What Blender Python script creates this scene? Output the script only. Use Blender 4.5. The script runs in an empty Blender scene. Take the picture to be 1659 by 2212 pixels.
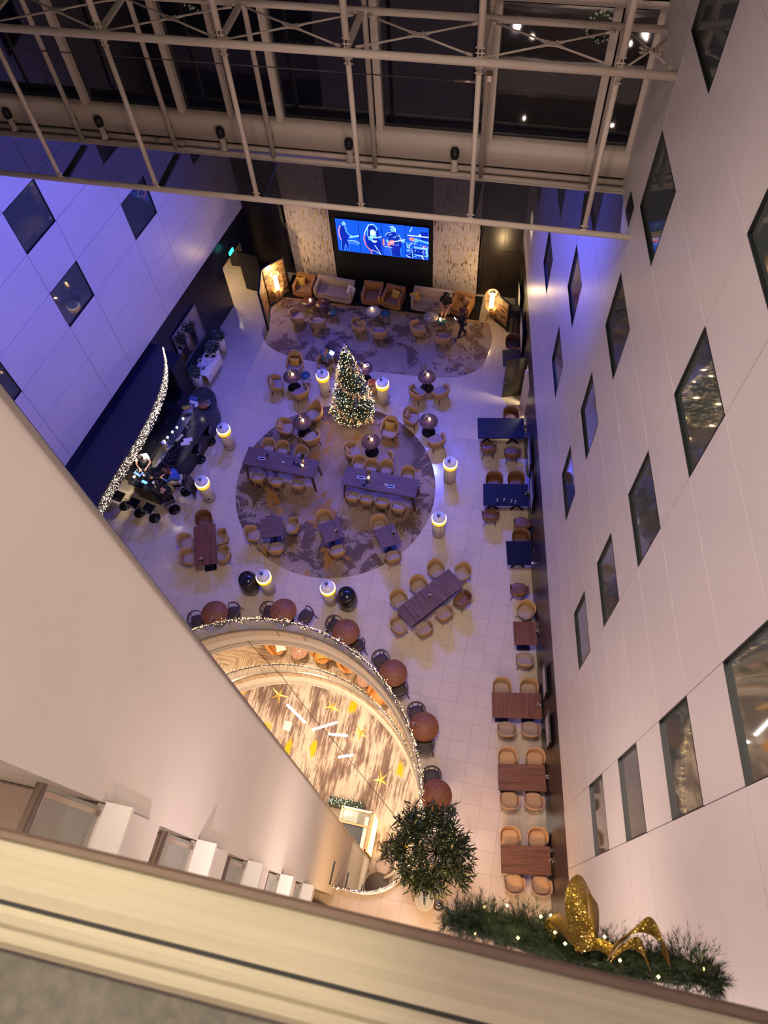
import bpy, math, random
from math import sin, cos, pi, radians as RD
from mathutils import Vector, Matrix, Quaternion
from mathutils.geometry import tessellate_polygon
random.seed(7)
S = bpy.context.scene
COL = S.collection

# ---------------------------------------------------------------- camera
cam_data = bpy.data.cameras.new('camera')
cam = bpy.data.objects.new('camera', cam_data)
COL.objects.link(cam)
S.camera = cam
cx = Vector((0.97700886, 0.20711885, -0.0505517))
cd = Vector((0.15713335, -0.85980195, -0.48584949))
cf = Vector((-0.14409304, 0.4667359, -0.87257939))
M = Matrix((cx, -cd, -cf)).transposed().to_4x4()
M.translation = Vector((0, 0, 24.504))
cam.matrix_world = M
cam_data.sensor_fit = 'HORIZONTAL'
cam_data.sensor_width = 36.0
cam_data.lens = 36.0 * 1638.81 / 1659
cam_data.clip_start = 0.02
cam_data.clip_end = 200
cam_data.dof.use_dof = True
cam_data.dof.focus_distance = 20.0
cam_data.dof.aperture_fstop = 11.0

# ---------------------------------------------------------------- world, exposure, big lights
W = bpy.data.worlds.new('night')
S.world = W
W.use_nodes = True
W.node_tree.nodes['Background'].inputs[0].default_value = (0.010, 0.012, 0.03, 1)
W.node_tree.nodes['Background'].inputs[1].default_value = 1.0
S.view_settings.view_transform = 'Standard'
S.view_settings.look = 'None'
S.view_settings.gamma = 1.0
S.view_settings.exposure = 0.0
S.view_settings.use_curve_mapping = False
S.cycles.use_denoising = True
S.cycles.max_bounces = 5
S.cycles.diffuse_bounces = 2
S.cycles.adaptive_threshold = .03
S.cycles.glossy_bounces = 3
S.cycles.transmission_bounces = 6
S.cycles.transparent_max_bounces = 12
S.cycles.sample_clamp_indirect = 4.0
S.cycles.caustics_reflective = False
S.cycles.caustics_refractive = False


def aim(o, d):
    o.rotation_euler = Vector(d).to_track_quat('-Z', 'Y').to_euler()


def area(loc, tgt, sx, sy, power, col, spread=180):
    l = bpy.data.lights.new('area_light', 'AREA')
    l.shape = 'RECTANGLE'; l.size = sx; l.size_y = sy
    l.energy = power; l.color = col; l.spread = RD(spread)
    o = bpy.data.objects.new('area_light', l); COL.objects.link(o)
    o.location = loc; aim(o, Vector(tgt) - Vector(loc))
    return o


def spot(loc, tgt, power, col, angle=60, blend=.5, r=.1):
    l = bpy.data.lights.new('spot_light', 'SPOT')
    l.energy = power; l.color = col; l.spot_size = RD(angle); l.spot_blend = blend
    l.shadow_soft_size = r
    o = bpy.data.objects.new('spot_light', l); COL.objects.link(o)
    o.location = loc; aim(o, Vector(tgt) - Vector(loc))
    return o


def point(loc, power, col, r=.05):
    l = bpy.data.lights.new('point_light', 'POINT')
    l.energy = power; l.color = col; l.shadow_soft_size = r
    o = bpy.data.objects.new('point_light', l); COL.objects.link(o)
    o.location = loc
    return o


WARM = (1.0, .70, .44)
WHITE = (1.0, .79, .67)
BLUE = (.085, .11, 1.0)
# warm spill of the galleries on the near side, high up and further down
area((-2.0, -1.8, 27.8), (-1.0, 12, 6), 6, 1.5, 55, WHITE, 90)
area((0.3, -0.9, 11.0), (0.3, 7, 4), 1.6, .8, 190, (1, .76, .60))
area((0.2, -0.85, 4.6), (-.4, 2.6, 0), 1.8, .4, 210, (1, .58, .22))
for gz, pw in ((21.5, 50), (16.0, 60), (10.0, 48)):  # added fills at the near facade, brightening the gallery block and windowed wall
    area((2.3, -.9, gz), (-2.8, 1.6, gz - .6), .22, .22, pw, (1, .80, .68))
    area((-1.9, -.9, gz), (3.0, 5.5, gz - 1.0), .22, .22, pw * 1.15, (1, .78, .84))
# gallery lamps on the near side, one pair a floor
for gz in (4.0, 6.9, 9.8, 12.7, 15.6, 18.5):
    point((-1.3, -.72, gz), 13, (1, .78, .62), .06)
    point((1.9, -.72, gz), 11, (1, .78, .64), .06)
# added overhead fill for the hall floor
area((-1.5, 4.8, 28.5), (-1.2, 5.2, 0), 4, 3.5, 420, WHITE, 66)
spot((-1.6, .8, 26.4), (-1.05, -.05, 23.6), 230, (1, .88, .62), 38, .25, .04)  # added spot on the rail; its edge imitates the viewer's shadow
# blue stage wash from under the rear roof and from the catwalk
for bx, tx, ty, p in ((-11.0, -9.0, 15.5, 3900), (-6.5, -6.0, 13.0, 3900), (-4.2, -.4, 12.8, 5200)):
    spot((bx, 23.6, 13.8), (tx, ty, 0), p * 1.1, BLUE, 68, .9, .12).data.specular_factor = .03
spot((-2.5, 13.6, 14.5), (-14.4, 14.5, 9.5), 6500, BLUE, 92, 1.0, .2).data.specular_factor = .2
spot((-8.0, 13.6, 14.5), (0.9, 16.2, 13.0), 6500, BLUE, 62, 1.0, .2).data.specular_factor = .3
# warm downlights under the hall rim, lighting the two lower floors
for a in (-10, 25, 60, 95, 130, 165):
    ca, sa = cos(RD(a)), sin(RD(a))
    area((-6.2 + 6.9 * ca, 2.45 + 6.9 * sa, -1.15), (-6.2 + 6.9 * ca, 2.45 + 6.9 * sa, -5), .6, .6, 110, (1, .78, .54))
    area((-6.2 + 6.3 * ca, 2.45 + 6.3 * sa, -5.95), (-6.2 + 5.6 * ca, 2.45 + 5.6 * sa, -9.6), .6, .6, 125, (1, .78, .55))
area((-5.2, 3.2, -2.2), (-5.2, 3.2, -9.6), 2.5, 2.5, 330, (1, .80, .58))  # unseen fill hanging free in the opening, like the upward one below
area((-4.4, 2.8, -6.5), (-5.2, 9.5, -2.2), 1.5, 1.5, 260, (1, .80, .58))


# ---------------------------------------------------------------- materials
def lin(c):
    return tuple((x / 12.92 if x <= .04045 else ((x + .055) / 1.055) ** 2.4) for x in c)


MATS = {}


def mat(name, col, rough=.6, metal=0., emit=0., ecol=None, spec=.5, alpha=1., nosample=True, coat=0.):
    if name in MATS:
        return MATS[name]
    m = bpy.data.materials.new(name)
    m.use_nodes = True
    b = m.node_tree.nodes['Principled BSDF']
    b.inputs['Base Color'].default_value = (*col, 1)
    b.inputs['Roughness'].default_value = rough
    b.inputs['Metallic'].default_value = metal
    b.inputs['Specular IOR Level'].default_value = spec
    b.inputs['Coat Weight'].default_value = coat
    if emit:
        b.inputs['Emission Color'].default_value = (*(ecol or col), 1)
        b.inputs['Emission Strength'].default_value = emit
        if nosample:
            m.cycles.emission_sampling = 'NONE'
    if alpha < 1:
        b.inputs['Alpha'].default_value = alpha
    MATS[name] = m
    return m


def nodes(m):
    nt = m.node_tree
    return nt, nt.nodes, nt.links, nt.nodes['Principled BSDF']


def N(nt, t, **kw):
    n = nt.nodes.new(t)
    for k, v in kw.items():
        setattr(n, k, v)
    return n


def texco(nt, scale=(1, 1, 1), rot=(0, 0, 0), loc=(0, 0, 0)):
    tc = N(nt, 'ShaderNodeTexCoord')
    mp = N(nt, 'ShaderNodeMapping')
    mp.inputs['Scale'].default_value = scale
    mp.inputs['Rotation'].default_value = rot
    mp.inputs['Location'].default_value = loc
    nt.links.new(tc.outputs['Object'], mp.inputs['Vector'])
    return mp.outputs['Vector']


def ramp(nt, fac, stops, interp='LINEAR'):
    r = N(nt, 'ShaderNodeValToRGB')
    r.color_ramp.interpolation = interp
    e = r.color_ramp.elements
    while len(e) < len(stops):
        e.new(.5)
    for i, (p, c) in enumerate(stops):
        e[i].position = p
        e[i].color = (*c, 1) if len(c) == 3 else c
    nt.links.new(fac, r.inputs['Fac'])
    return r.outputs['Color']


def noise(nt, vec, scale, detail=3, rough=.5, dist=0.):
    n = N(nt, 'ShaderNodeTexNoise')
    n.inputs['Scale'].default_value = scale
    n.inputs['Detail'].default_value = detail
    n.inputs['Roughness'].default_value = rough
    n.inputs['Distortion'].default_value = dist
    nt.links.new(vec, n.inputs['Vector'])
    return n.outputs['Fac']


def mixc(nt, fac, a, b):
    n = N(nt, 'ShaderNodeMix', data_type='RGBA')
    for s, v in ((n.inputs['Factor'], fac), (n.inputs['A'], a), (n.inputs['B'], b)):
        if isinstance(v, bpy.types.NodeSocket):
            nt.links.new(v, s)
        elif isinstance(v, (int, float)):
            s.default_value = v
        else:
            s.default_value = (*v, 1)
    return n.outputs['Result']


def mathn(nt, op, a, b=0.):
    n = N(nt, 'ShaderNodeMath', operation=op)
    for s, v in ((n.inputs[0], a), (n.inputs[1], b)):
        if isinstance(v, bpy.types.NodeSocket):
            nt.links.new(v, s)
        else:
            s.default_value = v
    return n.outputs[0]


def bump(nt, b, h, strength=.3, dist=.01):
    n = N(nt, 'ShaderNodeBump')
    n.inputs['Strength'].default_value = strength
    n.inputs['Distance'].default_value = dist
    nt.links.new(h, n.inputs['Height'])
    nt.links.new(n.outputs[0], b.inputs['Normal'])


def noisy(name, col, col2, scale=8, stretch=(1, 1, 1), rough=.6, lo=.35, hi=.65, bmp=0., **kw):
    if name in MATS:
        return MATS[name]
    m = mat(name, col, rough, **kw)
    nt, n, l, b = nodes(m)
    f = noise(nt, texco(nt, stretch), scale, 4, .6)
    l.new(ramp(nt, f, [(lo, col), (hi, col2)]), b.inputs['Base Color'])
    if bmp:
        bump(nt, b, f, bmp, .01)
    return m


# tiles
m_tile = mat('floor tiles', (.6, .5, .4), .13, spec=.42)
nt, n_, l_, b_ = nodes(m_tile)
v = texco(nt, (1, 1, 1), loc=(-.332, -.047, 0))
br = N(nt, 'ShaderNodeTexBrick', offset=0.0, squash=1.0)
br.inputs['Scale'].default_value = 1.0
br.inputs['Brick Width'].default_value = .6
br.inputs['Row Height'].default_value = .6
br.inputs['Mortar Size'].default_value = .0045
br.inputs['Mortar Smooth'].default_value = .2
br.inputs['Bias'].default_value = -.2
br.inputs['Color1'].default_value = (.62, .51, .40, 1)
br.inputs['Color2'].default_value = (.56, .455, .355, 1)
br.inputs['Mortar'].default_value = (.24, .18, .14, 1)
l_.new(v, br.inputs['Vector'])
sp = noise(nt, texco(nt), 60, 2)
l_.new(mixc(nt, .25, br.outputs['Color'], ramp(nt, sp, [(.3, (.48, .38, .30)), (.7, (.68, .58, .47))])), b_.inputs['Base Color'])
l_.new(ramp(nt, noise(nt, texco(nt), 1.2, 3), [(.3, (.10,) * 3), (.7, (.22,) * 3)]), b_.inputs['Roughness'])

# wall panels: white coated metal
m_panel = noisy('white metal panel', (.74, .68, .66), (.70, .645, .63), .8, rough=.36, spec=.4)
m_seam = mat('seam shadow gap', (.12, .09, .085), .7)
m_plaster = noisy('painted plaster', (.72, .64, .57), (.66, .58, .52), .5, rough=.6)
m_dark = noisy('dark lacquer wall', (.020, .015, .014), (.028, .020, .018), 2, rough=.3)
m_darkblue = mat('dark bar wall', (.012, .012, .022), .32)
m_black = mat('black', (.006, .006, .008), .45)
m_blackgloss = mat('black gloss', (.006, .006, .009), .12)
m_glassdark = mat('tinted window glass', (.075, .092, .085), .035, spec=.9)
m_frame = mat('window reveal', (.008, .012, .012), .4)
m_white = mat('white paint', (.72, .68, .62), .45)
m_steelwhite = mat('cream painted steel', (.66, .56, .46), .38)
m_chrome = mat('chrome', (.75, .74, .72), .12, 1.)
m_steel = mat('brushed steel', (.55, .52, .48), .3, 1.)
m_bronze = mat('bronze tube', (.42, .33, .26), .3, .8)

# carpets
def carpet(name, base1, base2, dark, gold, seed, goldlo=.62, darklo=.53, plain=None):
    m = mat(name, base1, .95, spec=.1)
    nt, n, l, b = nodes(m)
    v = texco(nt, (1, 1, 1), loc=(seed, seed * .7, 0))
    big = noise(nt, v, .55, 2, .5)
    mid = noise(nt, v, 1.15, 6, .72, .6)
    fine = noise(nt, v, 40, 2)
    base = mixc(nt, ramp(nt, big, [(.4, (0, 0, 0)), (.6, (1, 1, 1))]), base1, base2)
    dk = ramp(nt, mid, [(darklo, (0, 0, 0)), (darklo + .035, (1, 1, 1))])
    if plain:
        ln = N(nt, 'ShaderNodeVectorMath', operation='DISTANCE')
        nt.links.new(texco(nt), ln.inputs[0]); ln.inputs[1].default_value = (plain[0], plain[1], 0)
        wob = mathn(nt, 'ADD', ln.outputs['Value'], mathn(nt, 'MULTIPLY', big, 3.0))
        dk = mathn(nt, 'MULTIPLY', dk, ramp(nt, mathn(nt, 'MULTIPLY', wob, .2), [(plain[2] * .2, (0, 0, 0)), (plain[2] * .2 + .1, (1, 1, 1))]))
    c = mixc(nt, mathn(nt, 'MULTIPLY', dk, .8), base, dark)
    v2 = texco(nt, (1, 1, 1), loc=(seed + 11, seed, 3))
    g = ramp(nt, noise(nt, v2, .8, 5, .7, .4), [(goldlo, (0, 0, 0)), (goldlo + .03, (1, 1, 1))])
    c = mixc(nt, mathn(nt, 'MULTIPLY', g, .8), c, gold)
    c = mixc(nt, .15, c, ramp(nt, fine, [(.3, (0.02, .02, .02)), (.7, (.4, .36, .34))]))
    l.new(c, b.inputs['Base Color'])
    return m


m_carpet_round = carpet('carpet round', (.30, .205, .150), (.40, .285, .215), (.062, .028, .018), (.46, .20, .015), 3.1, .575, .475, (-5.7, 14.6, 3.6))
m_carpet_lounge = carpet('carpet lounge', (.33, .24, .19), (.42, .32, .26), (.10, .048, .032), (.32, .15, .035), 21.4, .60, .52)
m_carpet_corr = carpet('carpet corridor', (.42, .30, .25), (.50, .38, .32), (.16, .10, .08), (.30, .2, .15), 8.8, .7, .55)

m_carpet_low = mat('carpet streaked', (.5, .35, .25), .95, spec=.1)
nt, n_, l_, b_ = nodes(m_carpet_low)
st = noise(nt, texco(nt, (11.0, .8, 1)), 1.0, 6, .75, .3)
pa = noise(nt, texco(nt, (1.3, .5, 1)), 1.0, 4, .6, .3)
f = mathn(nt, 'ADD', mathn(nt, 'MULTIPLY', st, .55), mathn(nt, 'MULTIPLY', pa, .55))
c = ramp(nt, f, [(.44, (.14, .088, .070)), (.52, (.23, .155, .125)), (.565, (.48, .37, .29)), (.68, (.60, .48, .38))])
vo = N(nt, 'ShaderNodeTexVoronoi')
vo.inputs['Scale'].default_value = 1.0
vo.inputs['Randomness'].default_value = .5
l_.new(texco(nt, (.80, .36, 1), loc=(.3, .2, 0)), vo.inputs['Vector'])
dd = mathn(nt, 'ADD', vo.outputs['Distance'], mathn(nt, 'MULTIPLY', noise(nt, texco(nt, (14, 1.2, 1)), 1, 4, .7), .34))
yb = ramp(nt, dd, [(.295, (1, 1, 1)), (.315, (0, 0, 0))])
c = mixc(nt, yb, c, (.80, .36, .015))
l_.new(c, b_.inputs['Base Color'])

m_wood_floor = mat('herringbone floor', (.5, .35, .2), .4)
nt, n_, l_, b_ = nodes(m_wood_floor)
v = texco(nt, (1, 1, 1), rot=(0, 0, RD(38)))
ck = N(nt, 'ShaderNodeTexChecker'); ck.inputs['Scale'].default_value = .9
l_.new(v, ck.inputs['Vector'])
s1 = noise(nt, texco(nt, (22, 1.2, 1), rot=(0, 0, RD(20))), 1, 4, .7)
s2 = noise(nt, texco(nt, (1.2, 22, 1), rot=(0, 0, RD(48))), 1, 4, .7)
mx = N(nt, 'ShaderNodeMix', data_type='FLOAT')
l_.new(ck.outputs['Fac'], mx.inputs['Factor']); l_.new(s1, mx.inputs['A']); l_.new(s2, mx.inputs['B'])
l_.new(ramp(nt, mx.outputs['Result'], [(.38, (.20, .11, .06)), (.48, (.45, .29, .17)), (.65, (.62, .45, .29))]), b_.inputs['Base Color'])


def wood(name, c1, c2, c3, rough=.35, along='y', scale=1.):
    if name in MATS:
        return MATS[name]
    m = mat(name, c1, .5, spec=.25)
    nt, n, l, b = nodes(m)
    s = (14 * scale, .9 * scale, 3) if along == 'y' else (.9 * scale, 14 * scale, 3)
    f = noise(nt, texco(nt, s), 1.0, 5, .7, .2)
    l.new(ramp(nt, f, [(.35, c1), (.5, c2), (.68, c3)]), b.inputs['Base Color'])
    return m


m_walnut_y = wood('walnut', (.095, .032, .016), (.155, .056, .030), (.21, .080, .044))
m_walnut_x = wood('walnut cross', (.095, .032, .016), (.155, .056, .030), (.21, .080, .044), along='x')
m_walnut_round = wood('walnut round', (.17, .06, .026), (.24, .090, .040), (.30, .12, .056), scale=.7)
m_purplewood = wood('grey brown wood', (.085, .045, .038), (.13, .075, .064), (.18, .11, .095))
m_purplewood_x = wood('grey brown wood cross', (.085, .045, .038), (.13, .075, .064), (.18, .11, .095), along='x')
m_darkwood = mat('mahogany leg', (.07, .022, .012), .35)
m_navy = mat('navy table top', (.004, .004, .012), .42, spec=.25)
m_tan = noisy('tan fabric', (.44, .27, .13), (.50, .31, .155), 30, rough=.85, spec=.2)
m_peach = noisy('peach fabric', (.52, .32, .19), (.58, .36, .22), 30, rough=.85, spec=.2)
m_seatgrey = noisy('taupe seat fabric', (.36, .26, .22), (.42, .31, .26), 30, rough=.9, spec=.2)
m_beigewood = mat('light beech leg', (.50, .30, .16), .5)
m_blackleg = mat('black leg', (.015, .012, .012), .4)
m_brownleather = noisy('brown leather', (.17, .075, .035), (.21, .095, .045), 10, rough=.45)
m_darkseat = mat('dark brown seat', (.045, .026, .020), .6)
m_darkframe = mat('dark stained ash', (.075, .045, .035), .45)
m_orange = noisy('orange leather', (.56, .21, .045), (.62, .25, .06), 8, rough=.4)
m_tanleather = noisy('tan leather', (.33, .15, .05), (.38, .18, .065), 8, rough=.5)
m_orange2 = noisy('cognac leather', (.24, .13, .065), (.28, .15, .075), 8, rough=.6)
m_sofa = noisy('oatmeal sofa fabric', (.45, .35, .27), (.50, .39, .31), 30, rough=.9, spec=.2)
m_yellow = noisy('mustard cloth', (.46, .29, .05), (.52, .33, .065), 20, rough=.9)
m_whitecloth = noisy('white cloth', (.72, .66, .58), (.78, .72, .64), 10, rough=.9)
m_candle = mat('candle glow', (1, .8, .45), .5, emit=9, ecol=(1, .62, .22))
m_ceramic = mat('ceramic', (.62, .57, .52), .3)
m_leafdark = noisy('dark leaf', (.022, .045, .014), (.05, .085, .028), 5, rough=.45)
m_needle = noisy('fir needle', (.020, .042, .018), (.045, .085, .038), 8, rough=.6)
m_needle2 = noisy('garland needle', (.014, .032, .014), (.055, .082, .040), 14, rough=.6)
m_bark = mat('bark', (.10, .055, .03), .8)
m_bulb = mat('warm bulb', (1, .8, .5), .5, emit=7, ecol=(1, .66, .28))
m_bulbw = mat('white bulb', (1, .9, .8), .5, emit=6, ecol=(1, .80, .60))
m_bulby = mat('yellow bulb', (1, .8, .3), .5, emit=12, ecol=(1, .70, .20))
m_tube = mat('pendant tube', (1, .97, .9), .5, emit=16, ecol=(1, .93, .84))
m_glassclear = mat('balustrade glass', (.75, .80, .74), .03, spec=.5, alpha=.16)
m_glassgrey = mat('gallery glass', (.35, .36, .31), .05, spec=.6, alpha=.42)
m_skin = mat('skin', (.56, .29, .20), .55)
m_hair = mat('black hair', (.012, .009, .008), .6)
m_hairbrown = mat('brown hair', (.10, .03, .015), .6)
m_gold = mat('gold glitter', (.70, .42, .05), .25, .7)
nt, n_, l_, b_ = nodes(m_gold)
vg = N(nt, 'ShaderNodeTexVoronoi')
vg.inputs['Scale'].default_value = 420
l_.new(texco(nt), vg.inputs['Vector'])
l_.new(mixc(nt, .35, ramp(nt, noise(nt, texco(nt), 300, 2), [(.35, (.34, .19, .02)), (.65, (1, .74, .25))]), vg.outputs['Color']), b_.inputs['Base Color'])
l_.new(mixc(nt, .45, (.70, .42, .04), ramp(nt, noise(nt, texco(nt), 300, 2), [(.35, (.34, .19, .02)), (.65, (1, .74, .25))])), b_.inputs['Base Color'])
ng = N(nt, 'ShaderNodeVectorMath', operation='SUBTRACT')
l_.new(vg.outputs['Color'], ng.inputs[0]); ng.inputs[1].default_value = (.5, .5, .5)
ns = N(nt, 'ShaderNodeVectorMath', operation='SCALE'); ns.inputs['Scale'].default_value = 1.3
l_.new(ng.outputs[0], ns.inputs[0])
gg = N(nt, 'ShaderNodeNewGeometry')
na = N(nt, 'ShaderNodeVectorMath', operation='ADD'); l_.new(gg.outputs['Normal'], na.inputs[0]); l_.new(ns.outputs[0], na.inputs[1])
nn = N(nt, 'ShaderNodeVectorMath', operation='NORMALIZE'); l_.new(na.outputs[0], nn.inputs[0]); l_.new(nn.outputs[0], b_.inputs['Normal'])
m_goldback = noisy('gold satin', (.34, .20, .05), (.40, .24, .07), 40, rough=.5, metal=.3)


# ---------------------------------------------------------------- mesh builder
class MB:
    def __init__(s):
        s.v = []; s.f = []; s.sm = []

    def add(s, vs, fs, smooth=False):
        o = len(s.v)
        s.v += [tuple(p) for p in vs]
        s.f += [tuple(i + o for i in f) for f in fs]
        s.sm += [smooth] * len(fs)
        return s

    def box(s, c, d, rz=0., rx=0., taper=1.):
        hx, hy, hz = d[0] / 2, d[1] / 2, d[2] / 2
        P = []
        for z, t in ((-hz, 1.), (hz, taper)):
            for x, y in ((-hx, -hy), (hx, -hy), (hx, hy), (-hx, hy)):
                p = Vector((x * t, y * t, z))
                if rx:
                    p = Matrix.Rotation(rx, 3, 'X') @ p
                if rz:
                    p = Matrix.Rotation(rz, 3, 'Z') @ p
                P.append(p + Vector(c))
        return s.add(P, [(0, 3, 2, 1), (4, 5, 6, 7), (0, 1, 5, 4), (1, 2, 6, 5), (2, 3, 7, 6), (3, 0, 4, 7)])

    def cyl(s, a, b, r0, r1=None, n=10):
        r1 = r0 if r1 is None else r1
        a = Vector(a); b = Vector(b)
        q = (b - a).to_track_quat('Z', 'Y')
        P = []
        for c, r in ((a, r0), (b, r1)):
            for i in range(n):
                t = 2 * pi * i / n
                P.append(c + q @ Vector((r * cos(t), r * sin(t), 0)))
        s.add(P, [(i, (i + 1) % n, n + (i + 1) % n, n + i) for i in range(n)], True)
        o = len(s.v) - 2 * n
        s.f += [tuple(o + n - 1 - i for i in range(n)), tuple(o + n + i for i in range(n))]
        s.sm += [False, False]
        return s

    def lathe(s, prof, c=(0, 0, 0), n=24, sx=1., sy=1., pw=1.):
        P = []
        for r, z in prof:
            for i in range(n):
                t = 2 * pi * i / n
                k = 1.
                if pw != 1.:
                    k = 1 / (abs(cos(t)) ** pw + abs(sin(t)) ** pw) ** (1 / pw)
                P.append((c[0] + r * sx * k * cos(t), c[1] + r * sy * k * sin(t), c[2] + z))
        F = []
        for j in range(len(prof) - 1):
            for i in range(n):
                F.append((j * n + i, j * n + (i + 1) % n, (j + 1) * n + (i + 1) % n, (j + 1) * n + i))
        o = len(s.v)
        s.add(P, F, True)
        s.f += [tuple(o + n - 1 - i for i in range(n)), tuple(o + (len(prof) - 1) * n + i for i in range(n))]
        s.sm += [False, False]
        return s

    def tube(s, path, r, n=8, closed=False, flat=None):
        path = [Vector(p) for p in path]
        m = len(path); P = []
        up = Vector((0, 0, 1)); prev = None
        for i, p in enumerate(path):
            a = path[i - 1] if (i or closed) else p
            b = path[(i + 1) % m] if (i < m - 1 or closed) else p
            d = (b - a).normalized()
            x = d.cross(up)
            x = x.normalized() if x.length > .05 else (prev or Vector((1, 0, 0)))
            if prev and x.dot(prev) < 0:
                x = -x
            prev = x
            y = x.cross(d)
            rr = r[i] if isinstance(r, (list, tuple)) else r
            fy = flat or 1.
            for k in range(n):
                t = 2 * pi * k / n
                P.append(p + x * (rr * cos(t)) + y * (rr * fy * sin(t)))
        F = []
        for i in range(m if closed else m - 1):
            j = (i + 1) % m
            for k in range(n):
                F.append((i * n + k, i * n + (k + 1) % n, j * n + (k + 1) % n, j * n + k))
        o = len(s.v)
        s.add(P, F, True)
        if not closed:
            s.f += [tuple(o + n - 1 - k for k in range(n)), tuple(o + (m - 1) * n + k for k in range(n))]
            s.sm += [False, False]
        return s

    def grid(s, rows, smooth=True, close=False):
        n = len(rows[0]); P = [p for r in rows for p in r]; F = []
        for j in range(len(rows) - 1):
            for i in range(n if close else n - 1):
                k = (i + 1) % n
                F.append((j * n + i, j * n + k, (j + 1) * n + k, (j + 1) * n + i))
        return s.add(P, F, smooth)

    def prism(s, poly, z0, z1, hole=None):
        L = [[Vector((x, y, 0)) for x, y in poly]]
        if hole:
            L.append([Vector((x, y, 0)) for x, y in hole])
        T = tessellate_polygon(L)
        flat = [p for l in L for p in l]
        n = len(flat)
        P = [(p.x, p.y, z0) for p in flat] + [(p.x, p.y, z1) for p in flat]
        F = []
        for t in T:
            a, b, c = [flat[i] for i in t]
            up = (b - a).cross(c - a).z > 0
            t = tuple(t) if up else tuple(reversed(t))
            F.append(tuple(i + n for i in t)); F.append(tuple(reversed(t)))
        o = 0
        for l in L:
            m = len(l)
            for i in range(m):
                j = (i + 1) % m
                F.append((o + i, o + j, o + j + n, o + i + n))
            o += m
        return s.add(P, F)

    def bulb(s, c, r):
        x, y, z = c
        return s.add([(x + r, y, z), (x, y + r, z), (x - r, y, z), (x, y - r, z), (x, y, z + r), (x, y, z - r)],
                     [(0, 1, 4), (1, 2, 4), (2, 3, 4), (3, 0, 4), (1, 0, 5), (2, 1, 5), (3, 2, 5), (0, 3, 5)], True)

    def ball(s, c, r, n=10, sz=1.):
        return s.lathe([(r * sin(pi * (k + .02) / 8.04 if k < 8 else pi * .999), -r * sz * cos(pi * k / 8)) for k in range(9)], c, n)

    def build(s, name, m, parent=None, smooth_all=False):
        me = bpy.data.meshes.new(name)
        me.from_pydata(s.v, [], s.f)
        me.polygons.foreach_set('use_smooth', [True] * len(s.f) if smooth_all else s.sm)
        me.materials.append(m)
        me.update()
        o = bpy.data.objects.new(name, me)
        COL.objects.link(o)
        if parent is not None:
            o.parent = parent
        return o


LABELS = {}


def tag(o, label, cat, group=None, kind=None):
    o['label'] = label; o['category'] = cat
    if group: o['group'] = group
    if kind: o['kind'] = kind
    if label in LABELS and not group:
        print('DUP LABEL', label)
    LABELS[label] = 1
    return o


def thing(name, label, cat, loc=(0, 0, 0), rz=0., group=None):
    o = bpy.data.objects.new(name, None)
    o.empty_display_size = .1
    COL.objects.link(o)
    o.location = loc; o.rotation_euler = (0, 0, rz)
    return tag(o, label, cat, group)


def struct(o):
    o['kind'] = 'structure'
    return o


def clone(root, loc, rz=0., label=None, group=None):
    r = root.copy(); COL.objects.link(r)
    r.location = loc; r.rotation_euler = (0, 0, rz)
    if label:
        r['label'] = label
        if label in LABELS: print('DUP LABEL', label)
        LABELS[label] = 1
    if group: r['group'] = group
    for c in list(root.children):
        d = c.copy(); COL.objects.link(d); d.parent = r
        for g in list(c.children):
            h = g.copy(); COL.objects.link(h); h.parent = d
    return r


PROTO = {}


def place(kind, maker, loc, rz, label, cat, group):
    """the first call builds the thing, later calls copy it and its parts"""
    if kind not in PROTO:
        PROTO[kind] = t = maker()
        t.location = loc; t.rotation_euler = (0, 0, rz)
        return tag(t, label, cat, group)
    return clone(PROTO[kind], loc, rz, label, group)


def empty(name):
    o = bpy.data.objects.new(name, None); o.empty_display_size = .1
    COL.objects.link(o)
    return o


# ================================================================ STRUCTURE
HC = (-6.2, 2.45); HR = 5.42


def hole(off=0., n=64, side=True):
    """outline of the round opening in the floor, from its far end round to the near gallery wall"""
    r = HR + off
    P = [(HC[0] + r * cos(pi - pi * i / n), HC[1] + r * sin(pi - pi * i / n)) for i in range(n + 1)]
    fr = 1.42 + off; c = (HC[0] + HR - 1.42, 2.07)
    P += [(c[0] + fr * cos(-pi / 2 * i / 14), c[1] + fr * sin(-pi / 2 * i / 14)) for i in range(15)]
    P.append((-2.84, c[1] - fr))
    return P


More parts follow.
